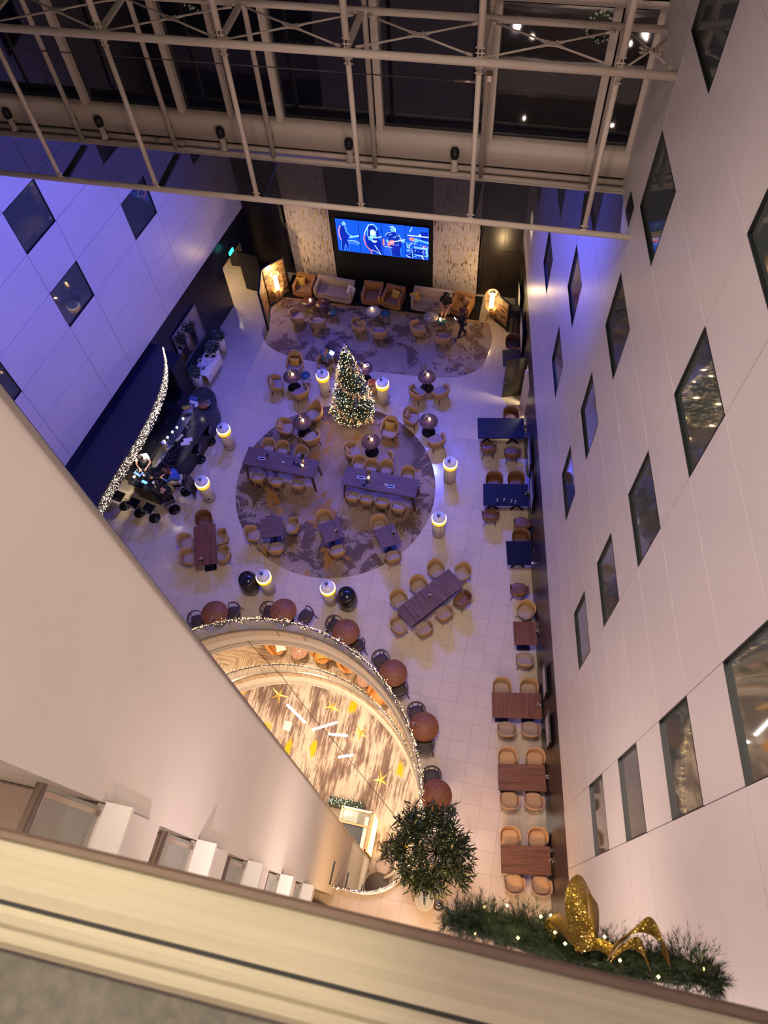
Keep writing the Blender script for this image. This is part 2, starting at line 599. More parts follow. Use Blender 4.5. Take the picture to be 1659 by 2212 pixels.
hp = hole() + [(HC[0] - HR, .65)]
outer = [(-18, -2.5), (4.8, -2.5), (4.8, 25.5), (-18, 25.5)]
struct(MB().prism(outer, -.45, 0, hp).build('floor', m_tile))
struct(MB().prism(outer, -5.2, -4.8, hp).build('floor_lower', m_wood_floor))
struct(MB().box((-6, 5, -9.7), (20, 22, .2)).build('floor_carpeted', m_carpet_low))
m_fascia = noisy('cream fascia', (.70, .60, .48), (.66, .56, .45), .6, rough=.45)
for z0 in (0., -4.8):
    b = MB()
    o1 = hole(0.02); o2 = hole(.0)
    b.grid([[(x, y, z) for x, y in o1] for z in (z0 + .03, z0 - 1.05)], True)
    o3 = hole(-.03)
    b.grid([[(x, y, z0 - 1.05) for x, y in o1], [(x, y, z0 - 1.05) for x, y in o3], [(x, y, z0 - 1.14) for x, y in o3],
            [(x, y, z0 - 1.14) for x, y in o1], [(x, y, z0 - 1.18) for x, y in o1], [(x, y, z0 - 1.18) for x, y in o3],
            [(x, y, z0 - 1.38) for x, y in o3], [(x, y, z0 - 1.38) for x, y in hole(.25)], [(x, y, z0 - .45) for x, y in hole(.25)]], False)
    struct(b.build('trim_1' if z0 == 0 else 'trim_2', m_fascia))
    g = MB()
    g.grid([[(x, y, z0 - 1.135) for x, y in hole(-.032)], [(x, y, z0 - 1.185) for x, y in hole(-.032)]], False)
    struct(g.build('trim_3' if z0 == 0 else 'trim_4', mat('groove brown', (.25, .16, .11), .6)))
# walls of the lower floors
for k, (c, d) in enumerate((((-6, 13.0, -5.3), (20, .2, 8.6)), ((-15.6, 5, -5.3), (.2, 16, 8.6)), ((3.6, 5, -5.3), (.2, 16, 8.6)), ((-6, -2.0, -5.3), (20, .2, 8.6)))):
    struct(MB().box(c, d).build('wall_lower_' + ('rear', 'west', 'east', 'near')[k], m_plaster))

# ---- panelled side walls -------------------------------------------------
def side_wall(name, origin, dirv, s_cuts, z_cuts, wins, flip, thick=.10):
    """white metal cladding laid as separate panels with open joints; windows set in the openings"""
    ang = math.atan2(dirv[1], dirv[0])
    R = Matrix.Translation(Vector((origin[0], origin[1], 0))) @ Matrix.Rotation(ang, 4, 'Z')
    sg = 1 if flip else -1          # side of the wall face: +local y or -local y
    b = MB()
    g = .007
    for i in range(len(s_cuts) - 1):
        for j in range(len(z_cuts) - 1):
            s0, s1, z0, z1 = s_cuts[i], s_cuts[i + 1], z_cuts[j], z_cuts[j + 1]
            if any(abs(s0 - w[0]) < .05 and abs(z0 - w[1]) < .05 for w in wins):
                continue
            b.box(((s0 + s1) / 2, -sg * thick / 2, (z0 + z1) / 2), (s1 - s0 - 2 * g, thick, z1 - z0 - 2 * g))
    o = struct(b.build(name, m_panel)); o.matrix_world = R
    bk = MB().box(((s_cuts[0] + s_cuts[-1]) / 2, -sg * (thick + .30), (z_cuts[0] + z_cuts[-1]) / 2),
                  (s_cuts[-1] - s_cuts[0], .04, z_cuts[-1] - z_cuts[0]))
    # joint backing just behind the panels, open at the windows
    for i in range(len(s_cuts) - 1):
        for j in range(len(z_cuts) - 1):
            s0, s1, z0, z1 = s_cuts[i], s_cuts[i + 1], z_cuts[j], z_cuts[j + 1]
            if any(abs(s0 - w[0]) < .05 and abs(z0 - w[1]) < .05 for w in wins):
                continue
            bk.box(((s0 + s1) / 2, -sg * .055, (z0 + z1) / 2), (s1 - s0, .05, z1 - z0))
    o2 = struct(bk.build(name + '_backing', m_seam)); o2.matrix_world = R
    return R, sg


WN = [0]


def windows(R, sg, wins):
    for s0, z0, w, h in wins:
        WN[0] += 1
        fr = MB()
        t = .018; dp = .10
        for c, d in (((s0 + t / 2, z0 + h / 2), (t, h)), ((s0 + w - t / 2, z0 + h / 2), (t, h)), ((s0 + w / 2, z0 + t / 2), (w - 2 * t, t)), ((s0 + w / 2, z0 + h - t / 2), (w - 2 * t, t))):
            fr.box((c[0], -sg * (dp / 2 - .004), c[1]), (d[0], dp, d[1]))
        e = struct(bpy.data.objects.new('window_%d' % WN[0], None)); COL.objects.link(e)
        e.empty_display_size = .1
        e.matrix_world = R
        fr.build('window_frame', m_frame, e)
        MB().box((s0 + w / 2, -sg * .05, z0 + h / 2), (w - 2 * t, .012, h - 2 * t)).build('pane', m_glassdark, e)
        # a drawn curtain behind the glass, folded
        cu = MB()
        rows = []
        for z in (z0 + .03, z0 + h - .03):
            rows.append([(s0 + .03 + (w - .06) * k / 30, -sg * (.19 + .02 * sin(k * 1.7)), z) for k in range(31)])
        cu.grid(rows)
        cu.build('curtain', mat('grey green curtain', (.10, .13, .12), .9), e)


RO = (3.532, 0.0); RDv = (-.1684, .9857)
s_r = [-2.6]
for k in range(-1, 6):
    s_r += [2.16 + 4.0 * k, 3.58 + 4.0 * k]
s_r = [s for s in s_r if -2.7 < s < 25] + [25.6]
z_r = [3.38, 4.0, 5.46, 6.90, 8.31, 9.78, 11.19, 12.65, 14.06, 15.53, 16.94, 18.41, 19.82, 21.3, 22.7, 24.2, 25.6, 28.5]
wr = []
for k in range(0, 6):
    for z in (6.90, 9.78, 12.65, 15.53, 18.41, 21.3):
        h = {6.90: 1.41, 9.78: 1.41, 12.65: 1.41, 15.53: 1.41, 18.41: 1.41, 21.3: 1.40}[z]
        wr.append((2.16 + 4.0 * k, z, 1.42, h))
R_r, sg_r = side_wall('wall_right', RO, RDv, s_r, z_r, wr, True)
windows(R_r, sg_r, [w for w in wr if not (w[0] > 14.5 and w[1] > 15)])

LO = (-16.34, 0.0); LDv = (.1607, .987)
s_l = [-3.]
for k in range(-3, 3):
    s_l += [14.31 + 4.12 * k, 15.77 + 4.12 * k]
s_l = [s for s in s_l if s > -3.1 and s < 25] + [25.2]
s_l = sorted(set(s_l))
z_l = [3.33, 4.02, 5.47, 6.95, 8.40, 9.88, 11.30, 12.8, 14.2, 15.7, 17.1, 20, 24, 28.5]
wl = []
for k in range(-2, 3):
    for z, h in ((6.95, 1.45), (9.88, 1.42), (12.8, 1.4)):
        wl.append((14.31 + 4.12 * k, z, 1.46, h))
R_l, sg_l = side_wall('wall_left', LO, LDv, s_l, z_l, wl, False)
windows(R_l, sg_l, [w for w in wl if w[0] > 9 and (w[1] < 12 or w[0] < 16)])

# dark plinth bands under the cladding (a doorway is left open in each)
def band(name, R, sg, segs, zt, m):
    b = MB()
    for s0, s1, z0 in segs:
        b.box(((s0 + s1) / 2, -sg * .08, (z0 + zt) / 2), (s1 - s0, .14, zt - z0))
    o = struct(b.build(name, m)); o.matrix_world = R
    return o


band('wall_right_base', R_r, sg_r, [(-2.6, 18.15, 0), (18.15, 19.25, 2.3), (19.25, 25.3, 0)], 3.36, m_dark)
band('wall_left_base', R_l, sg_l, [(-3, 22.42, 0), (22.42, 24.05, 2.16), (24.05, 25.2, 0)], 3.31, m_darkblue)
# far wall
b = MB().box((-6.6, 24.60, 7.5), (14, .2, 15.0))
struct(b.build('wall_rear', m_dark))
struct(MB().box((-6.8, 24.1, 14.95), (18, 1.0, .3)).build('ceiling_rear_edge', m_dark))
b = MB().box((-6.8, 18.75, 15.05), (19, 11.7, .12))
struct(b.build('roof_rear', m_dark))
struct(MB().box((-6, 12, 29.2), (24, 30, .2)).build('ceiling', mat('dark ceiling', (.05, .04, .045), .8)))
# near gallery block whose corner runs down through the opening
struct(MB().box((-5.42, 1.25, 9.6), (5.2, 1.72, 38.6)).build('wall_gallery', m_plaster))
struct(MB().box((-2.812, 2.118, 9.6), (.03, .03, 38.6)).build('trim_5', m_steel))
struct(MB().box((-2.83, 2.135, 9.6), (.05, .02, 38.6)).build('trim_6', mat('navy corner bead', (.02, .03, .09), .4)))
# our own side of the hall below the rail, with lit gallery bands
b = MB()
for z in (-1.0, 1.9, 4.8, 7.7, 10.6, 13.5, 16.4, 19.3):
    b.box((.6, -1.1, z + .55), (7.4, .15, 1.1))
    b.box((-10.8, -1.1, z + .55), (9.0, .15, 1.1))
struct(b.build('wall_near', m_panel))
b = MB().box((-6, -2.4, 13), (24, .1, 32))
struct(b.build('wall_near_back', mat('gallery back wall', (.30, .25, .21), .7)))
for z in (7.7, 10.6, 13.5, 16.4, 19.3):
    struct(MB().box((-6, -1.75, z - .15), (22, 1.25, .12)).build('slab', m_plaster))
b = MB()
for z in (7.7, 10.6, 13.5, 16.4):
    for x in (-13, -10, -7, -.8, 1.6):
        b.box((x, -2.3, z + 2.3), (1.1, .04, .10))
struct(b.build('trim_7', mat('gallery light strip', (1, .9, .75), .5, emit=5, ecol=(1, .78, .52))))

# ================================================================ GALLERY LEVELS (descending beside the near block)
for i, z in enumerate((17.83, 14.95, 12.05, 9.16, 6.28)):
    # floor slab with carpet, bulkhead, white ledge
    struct(MB().box((-4.6, -.55, z - .12), (3.5, 1.85, .10)).build('slab', m_plaster))
    struct(MB().box((-4.62, -.55, z - .058), (3.46, 1.83, .02)).build('floor_gallery', m_carpet_corr))
    struct(MB().box((-2.80, -.80, z - .55), (.20, 2.36, 1.10)).build('beam', m_plaster))
    struct(MB().box((-2.70, -.80, z + .01), (.24, 2.40, .05)).build('sill', m_white))
    t = thing('glass_balustrade', 'glass panel with bronze handrail on the %s gallery edge' % ('top', 'second', 'third', 'fourth', 'lowest')[i], 'balustrade', (-2.86, 0, z), 0, None)
    MB().box((0, -.55, .56), (.018, 1.8, 1.06)).build('glass_panel', m_glassgrey, t)
    MB().tube([(0, .36, 1.13), (0, -1.45, 1.13)], .042, 12).build('handrail', m_bronze, t)
    b = MB().box((0, .30, .55), (.02, .04, 1.1)); b.box((0, .22, 1.08), (.05, .10, .02))
    b.build('bracket', m_bronze, t)
struct(MB().box((-6.3, -.5, 12), (.1, 1.9, 16)).build('wall_gallery_back', m_plaster))
for z in (17.83, 14.95, 12.05, 9.16, 6.28):
    area((-4.2, -.5, z + 1.75), (-3.9, -.5, z), .4, .8, 16, (1, .80, .62))
# narrow slots in the lower part of the block
for (y0, y1, za, zb, nm) in ((.60, 1.19, 1.50, 2.14, 'wall_slot'), (.70, 1.18, -2.6, -2.02, 'wall_slot'), (.90, 1.15, -8.6, -8.05, 'wall_slot')):
    b = MB()
    b.box((-2.80, (y0 + y1) / 2, (za + zb) / 2), (.03, y1 - y0, .10))
    struct(b.build('trim_8', m_black))
# black polished counter tucked under the lowest gallery
t = thing('reception_counter', 'black polished counter under the lowest gallery beside the garlanded railing end', 'counter', (-3.65, -.45, 0))
MB().box((0, 0, .5), (1.5, 1.1, 1.0)).build('counter_body', m_black, t)
MB().box((0, 0, 1.02), (1.56, 1.14, .04)).build('counter_top', m_blackgloss, t)

# ================================================================ OUR RAIL
t = thing('handrail', 'wide aluminium railing cap in the immediate foreground below the viewer', 'railing', (0, 0, 23.6))
m_alu = mat('anodised aluminium', (.60, .53, .38), .45, .15)
nt, n_, l_, b_ = nodes(m_alu)
fz = noise(nt, texco(nt, (1.5, 90, 1)), 1, 5, .6)
l_.new(ramp(nt, fz, [(.3, (.50, .43, .30)), (.7, (.68, .60, .44))]), b_.inputs['Base Color'])
l_.new(ramp(nt, fz, [(.3, (.42,) * 3), (.7, (.6,) * 3)]), b_.inputs['Roughness'])
x0, x1 = -2.8, .58
pr = [(.004, -.075), (.004, -.014), (.001, -.008), (-.006, -.006), (-.0085, -.001), (-.012, 0), (-.030, .001), (-.050, .002), (-.0630, 0), (-.0640, -.006)]
rows = [[(x, y, z) for y, z in pr] for x in (x0, x1)]
MB().grid(rows, False).build('front_cap', m_alu, t)
rows = [[(x, y, z) for y, z in [(.0046, -.08), (.0046, -.010), (.001, -.0055), (-.0055, -.0035), (-.0065, -.008)]] for x in (x0, x1 + .6)]
MB().grid(rows, False).build('edge_strip', mat('taupe edge strip', (.26, .17, .13), .5), t)
MB().box(((x0 + x1) / 2, -.0655, -.006), (x1 - x0, .0035, .006)).build('groove', m_black, t)
pr = [(-.0672, -.006), (-.0680, -.001), (-.075, 0), (-.084, -.001), (-.088, .003), (-.100, .003), (-.106, -.002), (-.107, -.02)]
MB().grid([[(x, y, z) for y, z in pr] for x in (x0, x1 + .6)], False).build('rear_cap', m_alu, t)
MB().box((x1 + .32, -.031, -.002), (.632, .061, .006)).build('end_cap', m_alu, t, )
MB().box((x1 + .002, -.031, .002), (.004, .061, .004)).build('joint', mat('joint sealant', (.10, .05, .035), .7), t)
MB().box((-.5, -.30, -.03), (4.2, .38, .02)).build('inner_ledge', noisy('speckled grey ledge', (.13, .12, .095), (.21, .19, .15), 60, rough=.5), t)

# ================================================================ REAR GLASS WALL, CATWALK, TRUSS
GX0, GX1 = -14.6, 1.42
st = thing('window_wall', 'tall dark glazed wall with cream mullions above the hanging catwalk', 'glass wall', (0, 12.95, 0))
st['kind'] = 'structure'
m_mirrorglass = mat('night glass', (.004, .005, .012), .025, spec=.9)
nt, n_, l_, b_ = nodes(m_mirrorglass)
bump(nt, b_, noise(nt, texco(nt, (1, 1, .5)), 1.3, 2), .05, .05)
mull = [-13.3, -11.3, -9.28, -7.23, -6.23, -5.22, -3.26, -1.21, .64]
edges = [GX0] + mull + [GX1]
for i in range(len(edges) - 1):
    for z0, z1 in ((15.52, 17.86), (18.2, 22.0), (22.2, 28)):
        MB().box(((edges[i] + edges[i + 1]) / 2, .0, (z0 + z1) / 2), (edges[i + 1] - edges[i], .02, z1 - z0)).build('glass_panel', m_mirrorglass, st)
for x in mull + [GX1 - .10]:
    w_ = .085 if x in (-6.23,) else .13
    MB().box((x, -.06, 21.7), (w_, .14, 12.5)).build('mullion', m_steelwhite, st)
for z in (18.03, 22.1):
    b = MB().box(((GX0 + GX1) / 2, -.07, z), (GX1 - GX0, .16, .17)); b.box(((GX0 + GX1) / 2, -.1, z + .06), (GX1 - GX0, .10, .05))
    b.build('transom', m_steelwhite, st)
b = MB()
b.grid([[(x, y, z) for y, z in [(.02, 15.56), (-.08, 15.56), (-.15, 15.53), (-.19, 15.46), (-.20, 15.36), (-.20, 15.06), (-.16, 15.02), (.02, 15.02)]] for x in (GX0, GX1 - .05)], True)
b.build('bottom_beam', m_steelwhite, st)
# hanging steelwork: one frame
fr = thing('hanging_truss', 'cream tubular truss and catwalk hung in front of the dark glass wall', 'truss', (0, 0, 0))
fr['kind'] = 'structure'
rods = [-11.62, -9.56, -7.50, -5.43, -3.37, -1.31, .75]
MB().tube([(GX0, 11.50, 14.80), (1.60, 11.50, 14.80)], .055, 12).build('front_chord', m_steelwhite, fr)
MB().box((-6.5, 11.56, 14.76), (16.2, .05, .06)).build('kick_angle', m_steelwhite, fr)
MB().tube([(GX0, 12.66, 14.86), (1.42, 12.66, 14.86)], .05, 12).build('back_chord', m_steelwhite, fr)
MB().tube([(GX0, 12.80, 14.92), (1.40, 12.80, 14.92)], .06, 12).build('service_pipe', m_steelwhite, fr)
MB().box((-6.5, 12.74, 14.83), (15.9, .26, .03)).build('rear_ledge', m_steelwhite, fr)
MB().box((-6.5, 12.86, 14.98), (15.9, .06, .05)).build('cable_tray', m_black, fr)
for zz in (17.75, 20.7):
    MB().tube([(GX0, 11.46, zz), (1.60, 11.46, zz)], .062, 12).build('truss_chord', m_steelwhite, fr)
    MB().tube([(GX0, 12.55, zz + .05), (1.42, 12.55, zz + .05)], .055, 12).build('truss_chord', m_steelwhite, fr)
m_grate = mat('catwalk grating', (.035, .035, .055), .5, alpha=.62)
MB().box((-6.6, 12.08, 14.80), (16.0, 1.10, .012)).build('grating', m_grate, fr)
for i, x in enumerate(rods):
    MB().box((x, 12.08, 14.74), (.13, 1.1, .05)).build('cross_bearer', mat('dark bearer', (.06, .045, .045), .6), fr)
    b = MB()
    b.cyl((x, 11.5, 14.98), (x, 11.5, 17.55), .045, n=12)
    b.cyl((x, 11.5, 17.95), (x, 11.5, 20.5), .055, n=12)
    b.build('hanger_rod', m_steelwhite, fr)
    b = MB()
    for z in (14.90, 17.60, 17.90, 20.55, 20.85):
        for dx in (-.03, .03):
            b.box((x + dx, 11.5, z), (.012, .05, .16))
        b.cyl((x - .07, 11.5, z + .04), (x + .07, 11.5, z + .04), .013, n=8)
        b.cyl((x - .07, 11.5, z - .04), (x + .07, 11.5, z - .04), .013, n=8)
    b.cyl((x, 11.5, 14.82), (x, 11.5, 14.95), .012, n=8)
    b.cyl((x, 11.5, 17.5), (x, 11.5, 17.7), .012, n=8)
    b.build('clevis', m_steelwhite, fr)
    MB().cyl((x + .02, 12.62, 14.9), (x + .02, 12.62, 28), .048, n=12).build('wall_tube', m_steelwhite, fr)
    MB().box((x + .02, 12.66, 15.34), (.11, .02, .06)).build('bolt_plate', m_bronze, fr)
    for zz in (17.75, 20.7):
        MB().box((x, 12.0, zz + .04), (.10, 1.06, .05)).build('strut', m_steelwhite, fr)
        if i + 1 < len(rods):
            xa, xb = x + .12, rods[i + 1] - .12
        else:
            xa, xb = x + .10, 1.50
        for (ya, yb) in ((11.56, 12.46), (12.46, 11.56)):
            b = MB().cyl((xa, ya, zz + .03), (xb, yb, zz + .03), .016, n=8)
            dv = Vector((xb - xa, yb - ya, 0)).normalized()
            for p in (Vector((xa, ya, zz + .03)), Vector((xb, yb, zz + .03))):
                q = 1 if p.x == xa else -1
                b.cyl(p, p + dv * q * .16, .03, .02, n=8)
            b.build('brace', m_steelwhite, fr)
        cxm = (xa + xb) / 2
        b = MB().box((cxm, 12.01, zz + .03), (.20, .11, .02), rz=.0)
        for dx, dy in ((-.10, -.045), (.10, -.045), (-.10, .045), (.10, .045)):
            b.box((cxm + dx, 12.01 + dy, zz + .03), (.14, .05, .02), rz=math.atan2(dy * 2.2, dx * 2))
            b.cyl((cxm + dx * .7, 12.01 + dy * .7, zz + .03), (cxm + dx * .7, 12.01 + dy * .7, zz + .06), .018, n=8)
        b.build('gusset', m_steelwhite, fr)
MB().tube([(-14.4, 12.0, 17.06), (-8.9, 12.0, 17.08), (-1.4, 12.0, 17.11)], .010, 6).build('tension_cable', mat('dark cable', (.05, .04, .05), .5), fr)
b = MB().cyl((-1.75, 12.0, 17.11), (-1.35, 12.0, 17.11), .022, n=8); b.box((-1.22, 12.2, 17.1), (.10, .16, .10))
b.build('cable_anchor', m_bronze, fr)
tag(MB().tube([(x / 10, 12.72 + .03 * sin(x * 1.3), 14.98 + .02 * cos(x * 2.1)) for x in range(-79, -72)], .05, 8).build('cloth_wrap', mat('dust cloth', (.50, .40, .30), .9)),
    'crumpled pale wrap tied on the pipe behind the catwalk', 'cloth')


def mk_uplight():
    t = empty('wall_spotlight')
    MB().lathe([(.01, 0), (.075, 0), (.08, .03), (.06, .06), (.062, .30), (.01, .30)], n=16).build('body', m_steelwhite, t)
    MB().lathe([(.01, .28), (.075, .28), (.085, .33), (.085, .42), (.06, .47), (.01, .47)], n=16).build('cap', m_black, t)
    MB().tube([(.062, 0, .10), (.085, 0, .16), (.062, 0, .22)], .006, 6).build('cable', m_black, t)
    return t


for i, x in enumerate((-11.09, -9.05, -6.46, -3.86, -1.81)):
    place('uplight', mk_uplight, (x, 12.70, 14.92), .3 * i,
          'black capped canister light on the catwalk, %s' % ('nearest the blue wall', 'one in from the blue wall', 'just past the crumpled wrap', 'above the video screens', 'nearest the windowed wall')[i], 'light', 'canister lights along the catwalk')

# small dark grille on the cladding beside the catwalk
o = tag(MB().box((12.1, .005, 15.05), (.42, .012, .42)).build('wall_grille', m_black), 'small dark square grille on the white cladding beside the catwalk end', 'grille')
o.matrix_world = R_r

# ================================================================ REAR WALL DRESSING
m_paper = mat('bark patterned wallpaper', (.6, .5, .38), .8)
nt, n_, l_, b_ = nodes(m_paper)
f1 = noise(nt, texco(nt, (15, 1, 2.4)), 1, 4, .65, .2)
f2 = noise(nt, texco(nt, (10, 1, 1.5), loc=(5, 0, 2)), 1, 3, .6, .2)
f3 = noise(nt, texco(nt, (6, 1, 6)), 1, 4, .6)
c = ramp(nt, f3, [(.3, (.50, .41, .35)), (.7, (.66, .56, .48))])
c = mixc(nt, ramp(nt, f1, [(.575, (0, 0, 0)), (.62, (1, 1, 1))]), c, (.14, .07, .035))
c = mixc(nt, ramp(nt, f2, [(.63, (0, 0, 0)), (.66, (1, 1, 1))]), c, (.48, .30, .03))
l_.new(c, b_.inputs['Base Color'])
for x0_, x1_, lb in ((-10.42, -8.53, 'between the bronze slit and the video screens'), (-4.22, -2.33, 'between the video screens and the windowed wall')):
    tag(MB().box(((x0_ + x1_) / 2, 24.28, 3.1), (x1_ - x0_, .06, 6.1)).build('wall_panel', m_paper),
        'tall bark patterned wallpaper panel ' + lb, 'wall panel')
struct(MB().box((-6.38, 24.33, 3.6), (4.34, .10, 7.2)).build('wall_screen_recess', mat('matt black recess', (.004, .004, .005), .8)))
b = MB().box((-10.55, 24.32, 3.0), (.10, .3, 5)); b.box((-2.22, 24.32, 3.0), (.10, .3, 5))
struct(b.build('trim_9', m_black))
b = MB()
for x, z in ((-10.43, 2.3), (-2.25, 2.6)):
    b.box((x, 24.15, z), (.03, .04, 1.6))
struct(b.build('trim_10', mat('dark bronze', (.12, .06, .025), .35, .8)))
b = MB().box((-1.36, 24.49, 3.0), (.012, .03, 6)); b.box((-1.0, 24.49, 2.5), (.7, .03, .012)); b.box((-1.75, 24.49, 1.7), (.75, .03, .012))
struct(b.build('trim_11', m_black))
# platform under the sofas
t = thing('platform', 'low black platform carrying the sofas with a pale edge strip', 'platform', (-6.3, 23.6, 0))
MB().box((0, 0, .07), (8.6, 1.30, .14)).build('deck', m_black, t)
MB().box((0, -.70, .02), (8.75, .10, .04)).build('edge_strip', m_tan, t)
# video wall: four portrait screens
m_scr = mat('screen blue', (.0, .05, .6), .3, emit=1.15, ecol=(.006, .10, .90), nosample=False)
m_scr2 = mat('screen dark blue', (.0, .02, .3), .3, emit=1.0, ecol=(.002, .02, .45))
m_cy = mat('screen cyan', (.2, .6, 1), .3, emit=1.1, ecol=(.14, .50, 1.0))
m_wh = mat('screen white', (.6, .9, 1), .3, emit=1.2, ecol=(.62, .85, 1.0))
m_pk = mat('screen pink', (1, .4, .4), .3, emit=1.0, ecol=(1.0, .24, .26))


def flat(polys, m, name, par, dy):
    b = MB()
    for P in polys:
        T = tessellate_polygon([[Vector((x, z, 0)) for x, z in P]])
        b.add([(x, -dy, z) for x, z in P], [tuple(t) if ((P[t[1]][0] - P[t[0]][0]) * (P[t[2]][1] - P[t[0]][1]) - (P[t[2]][0] - P[t[0]][0]) * (P[t[1]][1] - P[t[0]][1])) > 0 else tuple(reversed(t)) for t in T])
    return b.build(name, m, par)


def line(P, w):
    out = []
    for a, b in zip(P, P[1:]):
        d = Vector((b[0] - a[0], b[1] - a[1])); L = d.length
        if L < 1e-6: continue
        n = Vector((-d.y, d.x)) / L * w / 2; e = d / L * w * .3
        out.append([(a[0] + n.x - e.x, a[1] + n.y - e.y), (a[0] - n.x - e.x, a[1] - n.y - e.y), (b[0] - n.x + e.x, b[1] - n.y + e.y), (b[0] + n.x + e.x, b[1] + n.y + e.y)])
    return out


def ell(cx_, cy_, rx, ry, n=18):
    return [(cx_ + rx * cos(2 * pi * k / n), cy_ + ry * sin(2 * pi * k / n)) for k in range(n)]


SW, SH = .95, 1.66
acts = (('keyboard player', 'nearest the blue wall'), ('person with long hair playing a violin', 'second from the left' if 0 else 'next to the keyboard'), ('guitarist in a cap', 'third from the blue wall'), ('drum kit', 'nearest the windowed wall'))
for i in range(4):
    xc = -8.27 + .485 + i * .972
    t = thing('video_screen', 'blue video screen showing a %s, %s' % acts[i], 'screen', (xc, 24.20, 1.88), 0, 'screens of the video wall')
    MB().box((0, .03, SH / 2), (SW + .02, .06, SH + .02)).build('bezel', m_black, t)
    b = MB().add([(-SW / 2, -.002, .005), (SW / 2, -.002, .005), (SW / 2, -.002, SH - .005), (-SW / 2, -.002, SH - .005)], [(0, 1, 2, 3)])
    t = b.build('display', m_scr, t)
    if i == 0:
        flat([[(-.30, .60), (-.36, .85), (-.34, 1.18), (-.26, 1.34), (-.10, 1.36), (-.06, 1.05), (.02, .82), (-.02, .60)], [(-.30, .60), (-.02, .60), (.02, .04), (-.06, .04), (-.12, .40), (-.24, .04), (-.34, .04)], ell(-.16, 1.45, .10, .13)], m_scr2, 'image', t, .006)
        flat([ell(-.14, 1.44, .085, .10), [(.06, .72), (.47, .86), (.47, .95), (.06, .80)]] + line([(-.10, 1.30), (-.04, 1.02), (.12, .86), (.18, .88)], .035) + line([(-.04, .62), (.47, .50)], .03), m_cy, 'image', t, .010)
        flat(line([(-.30, 1.30), (-.36, 1.1), (-.37, .80), (-.32, .62)], .05), m_pk, 'image', t, .012)
        flat(line([(.08, .78), (.46, .90)], .03) + line([(-.02, .60), (.30, .62), (.46, .55)], .018) + line([(-.12, 1.56), (-.06, 1.46), (-.07, 1.36)], .02), m_wh, 'image', t, .014)
    if i == 0:
        flat(line([(-.24, 1.34), (-.34, 1.18), (-.35, .85), (-.30, .58), (-.34, .06)], .014) + line([(-.10, 1.34), (-.02, 1.26), (-.05, 1.05)], .014) + line([(-.24, .04), (-.14, .42), (-.06, .06)], .012) + line([(.02, .6), (.0, .05)], .014) + line([(-.02, .50), (.40, .44), (.47, .50)], .02), m_cy, 'image', t, .015)
    if i == 1:
        flat([[(-.22, .90), (-.20, .30), (.10, .05), (.44, .05), (.42, .75), (.20, .95)]], m_scr2, 'image', t, .006)
        flat([ell(.10, 1.22, .24, .36), [(-.16, 1.1), (-.10, .75), (.10, .68), (.06, 1.1)]], m_cy, 'image', t, .008)
        flat([ell(.08, 1.32, .17, .20), ell(.30, 1.1, .06, .22), ell(-.06, 1.05, .05, .2)], m_scr2, 'image', t, .009)
        flat([ell(.10, 1.14, .115, .16), [(.02, .74), (.28, .74), (.20, .64), (.08, .64)]] + line([(-.08, .90), (.20, .88), (.46, .98)], .035), m_wh, 'image', t, .011)
        flat(line([(-.24, 1.0), (-.30, .80), (-.24, .46), (-.10, .26), (.02, .18)], .045) + line([(-.02, .2), (-.02, .02)], .04), m_pk, 'image', t, .012)
        flat(line([(.12, 1.56), (-.06, 1.50), (-.18, 1.25), (-.27, 1.0)], .03) + line([(.15, .5), (.36, .1)], .03) + line([(.02, .25), (.40, .04)], .025), m_wh, 'image', t, .014)
    if i == 2:
        flat([[(-.34, 1.0), (-.24, 1.2), (0, 1.26), (.22, 1.2), (.32, .9), (.30, .50), (-.18, .50), (-.22, .85)], [(-.12, .5), (.26, .5), (.28, .04), (-.14, .04)], ell(-.02, 1.36, .12, .17)], m_scr2, 'image', t, .006)
        flat([ell(-.03, 1.40, .10, .13), [(-.34, .80), (-.24, .62), (-.16, .72), (-.26, .9)], ell(.40, .86, .07, .07)], m_cy, 'image', t, .010)
        flat([[(-.30, .62), (-.14, .86), (.02, .86), (-.02, .76), (.02, .62), (-.12, .62), (-.24, .52)]] + line([(-.44, .85), (-.44, .56)], .07), m_pk, 'image', t, .012)
        flat(line([(-.14, .74), (.46, .96)], .045) + line([(-.16, 1.53), (-.02, 1.56), (.08, 1.46), (.08, 1.3)], .03) + line([(-.36, 1.05), (-.26, 1.22), (-.1, 1.24)], .02) + line([(.18, 1.2), (.30, .98), (.34, .78)], .02) + line([(-.40, .50), (-.1, .48)], .025), m_wh, 'image', t, .014)
    if i == 2:
        rs = random.Random(5)
        flat([ell(rs.uniform(-.26, .26), rs.uniform(.55, 1.18), rs.uniform(.01, .03), rs.uniform(.012, .03), 6) for _ in range(34)] + line([(-.16, .5), (-.12, .04)], .012) + line([(.26, .5), (.28, .04)], .012), m_cy, 'image', t, .0105)
    if i == 3:
        rs = random.Random(6)
        flat([ell(rs.uniform(-.42, .44), rs.uniform(.08, .85), rs.uniform(.01, .035), rs.uniform(.008, .02), 6) for _ in range(60)], m_wh, 'image', t, .0145)
        flat([ell(.0, .42, .36, .16), ell(-.25, .18, .20, .14), ell(.20, .16, .2, .14), [(.12, 1.4), (.44, 1.45), (.44, 1.0), (.16, 1.0)]], m_scr2, 'image', t, .006)
        flat(line([(-.10, .58), (.40, .56), (.42, .20)], .06) + line([(-.46, .42), (-.2, .42), (-.2, .05)], .04) + line([(-.44, .80), (-.40, .55)], .05) + line([(-.12, .22), (.40, .20)], .05) + [ell(-.05, .98, .13, .10)] + line([(.1, 1.0), (.46, .90)], .09), m_cy, 'image', t, .010)
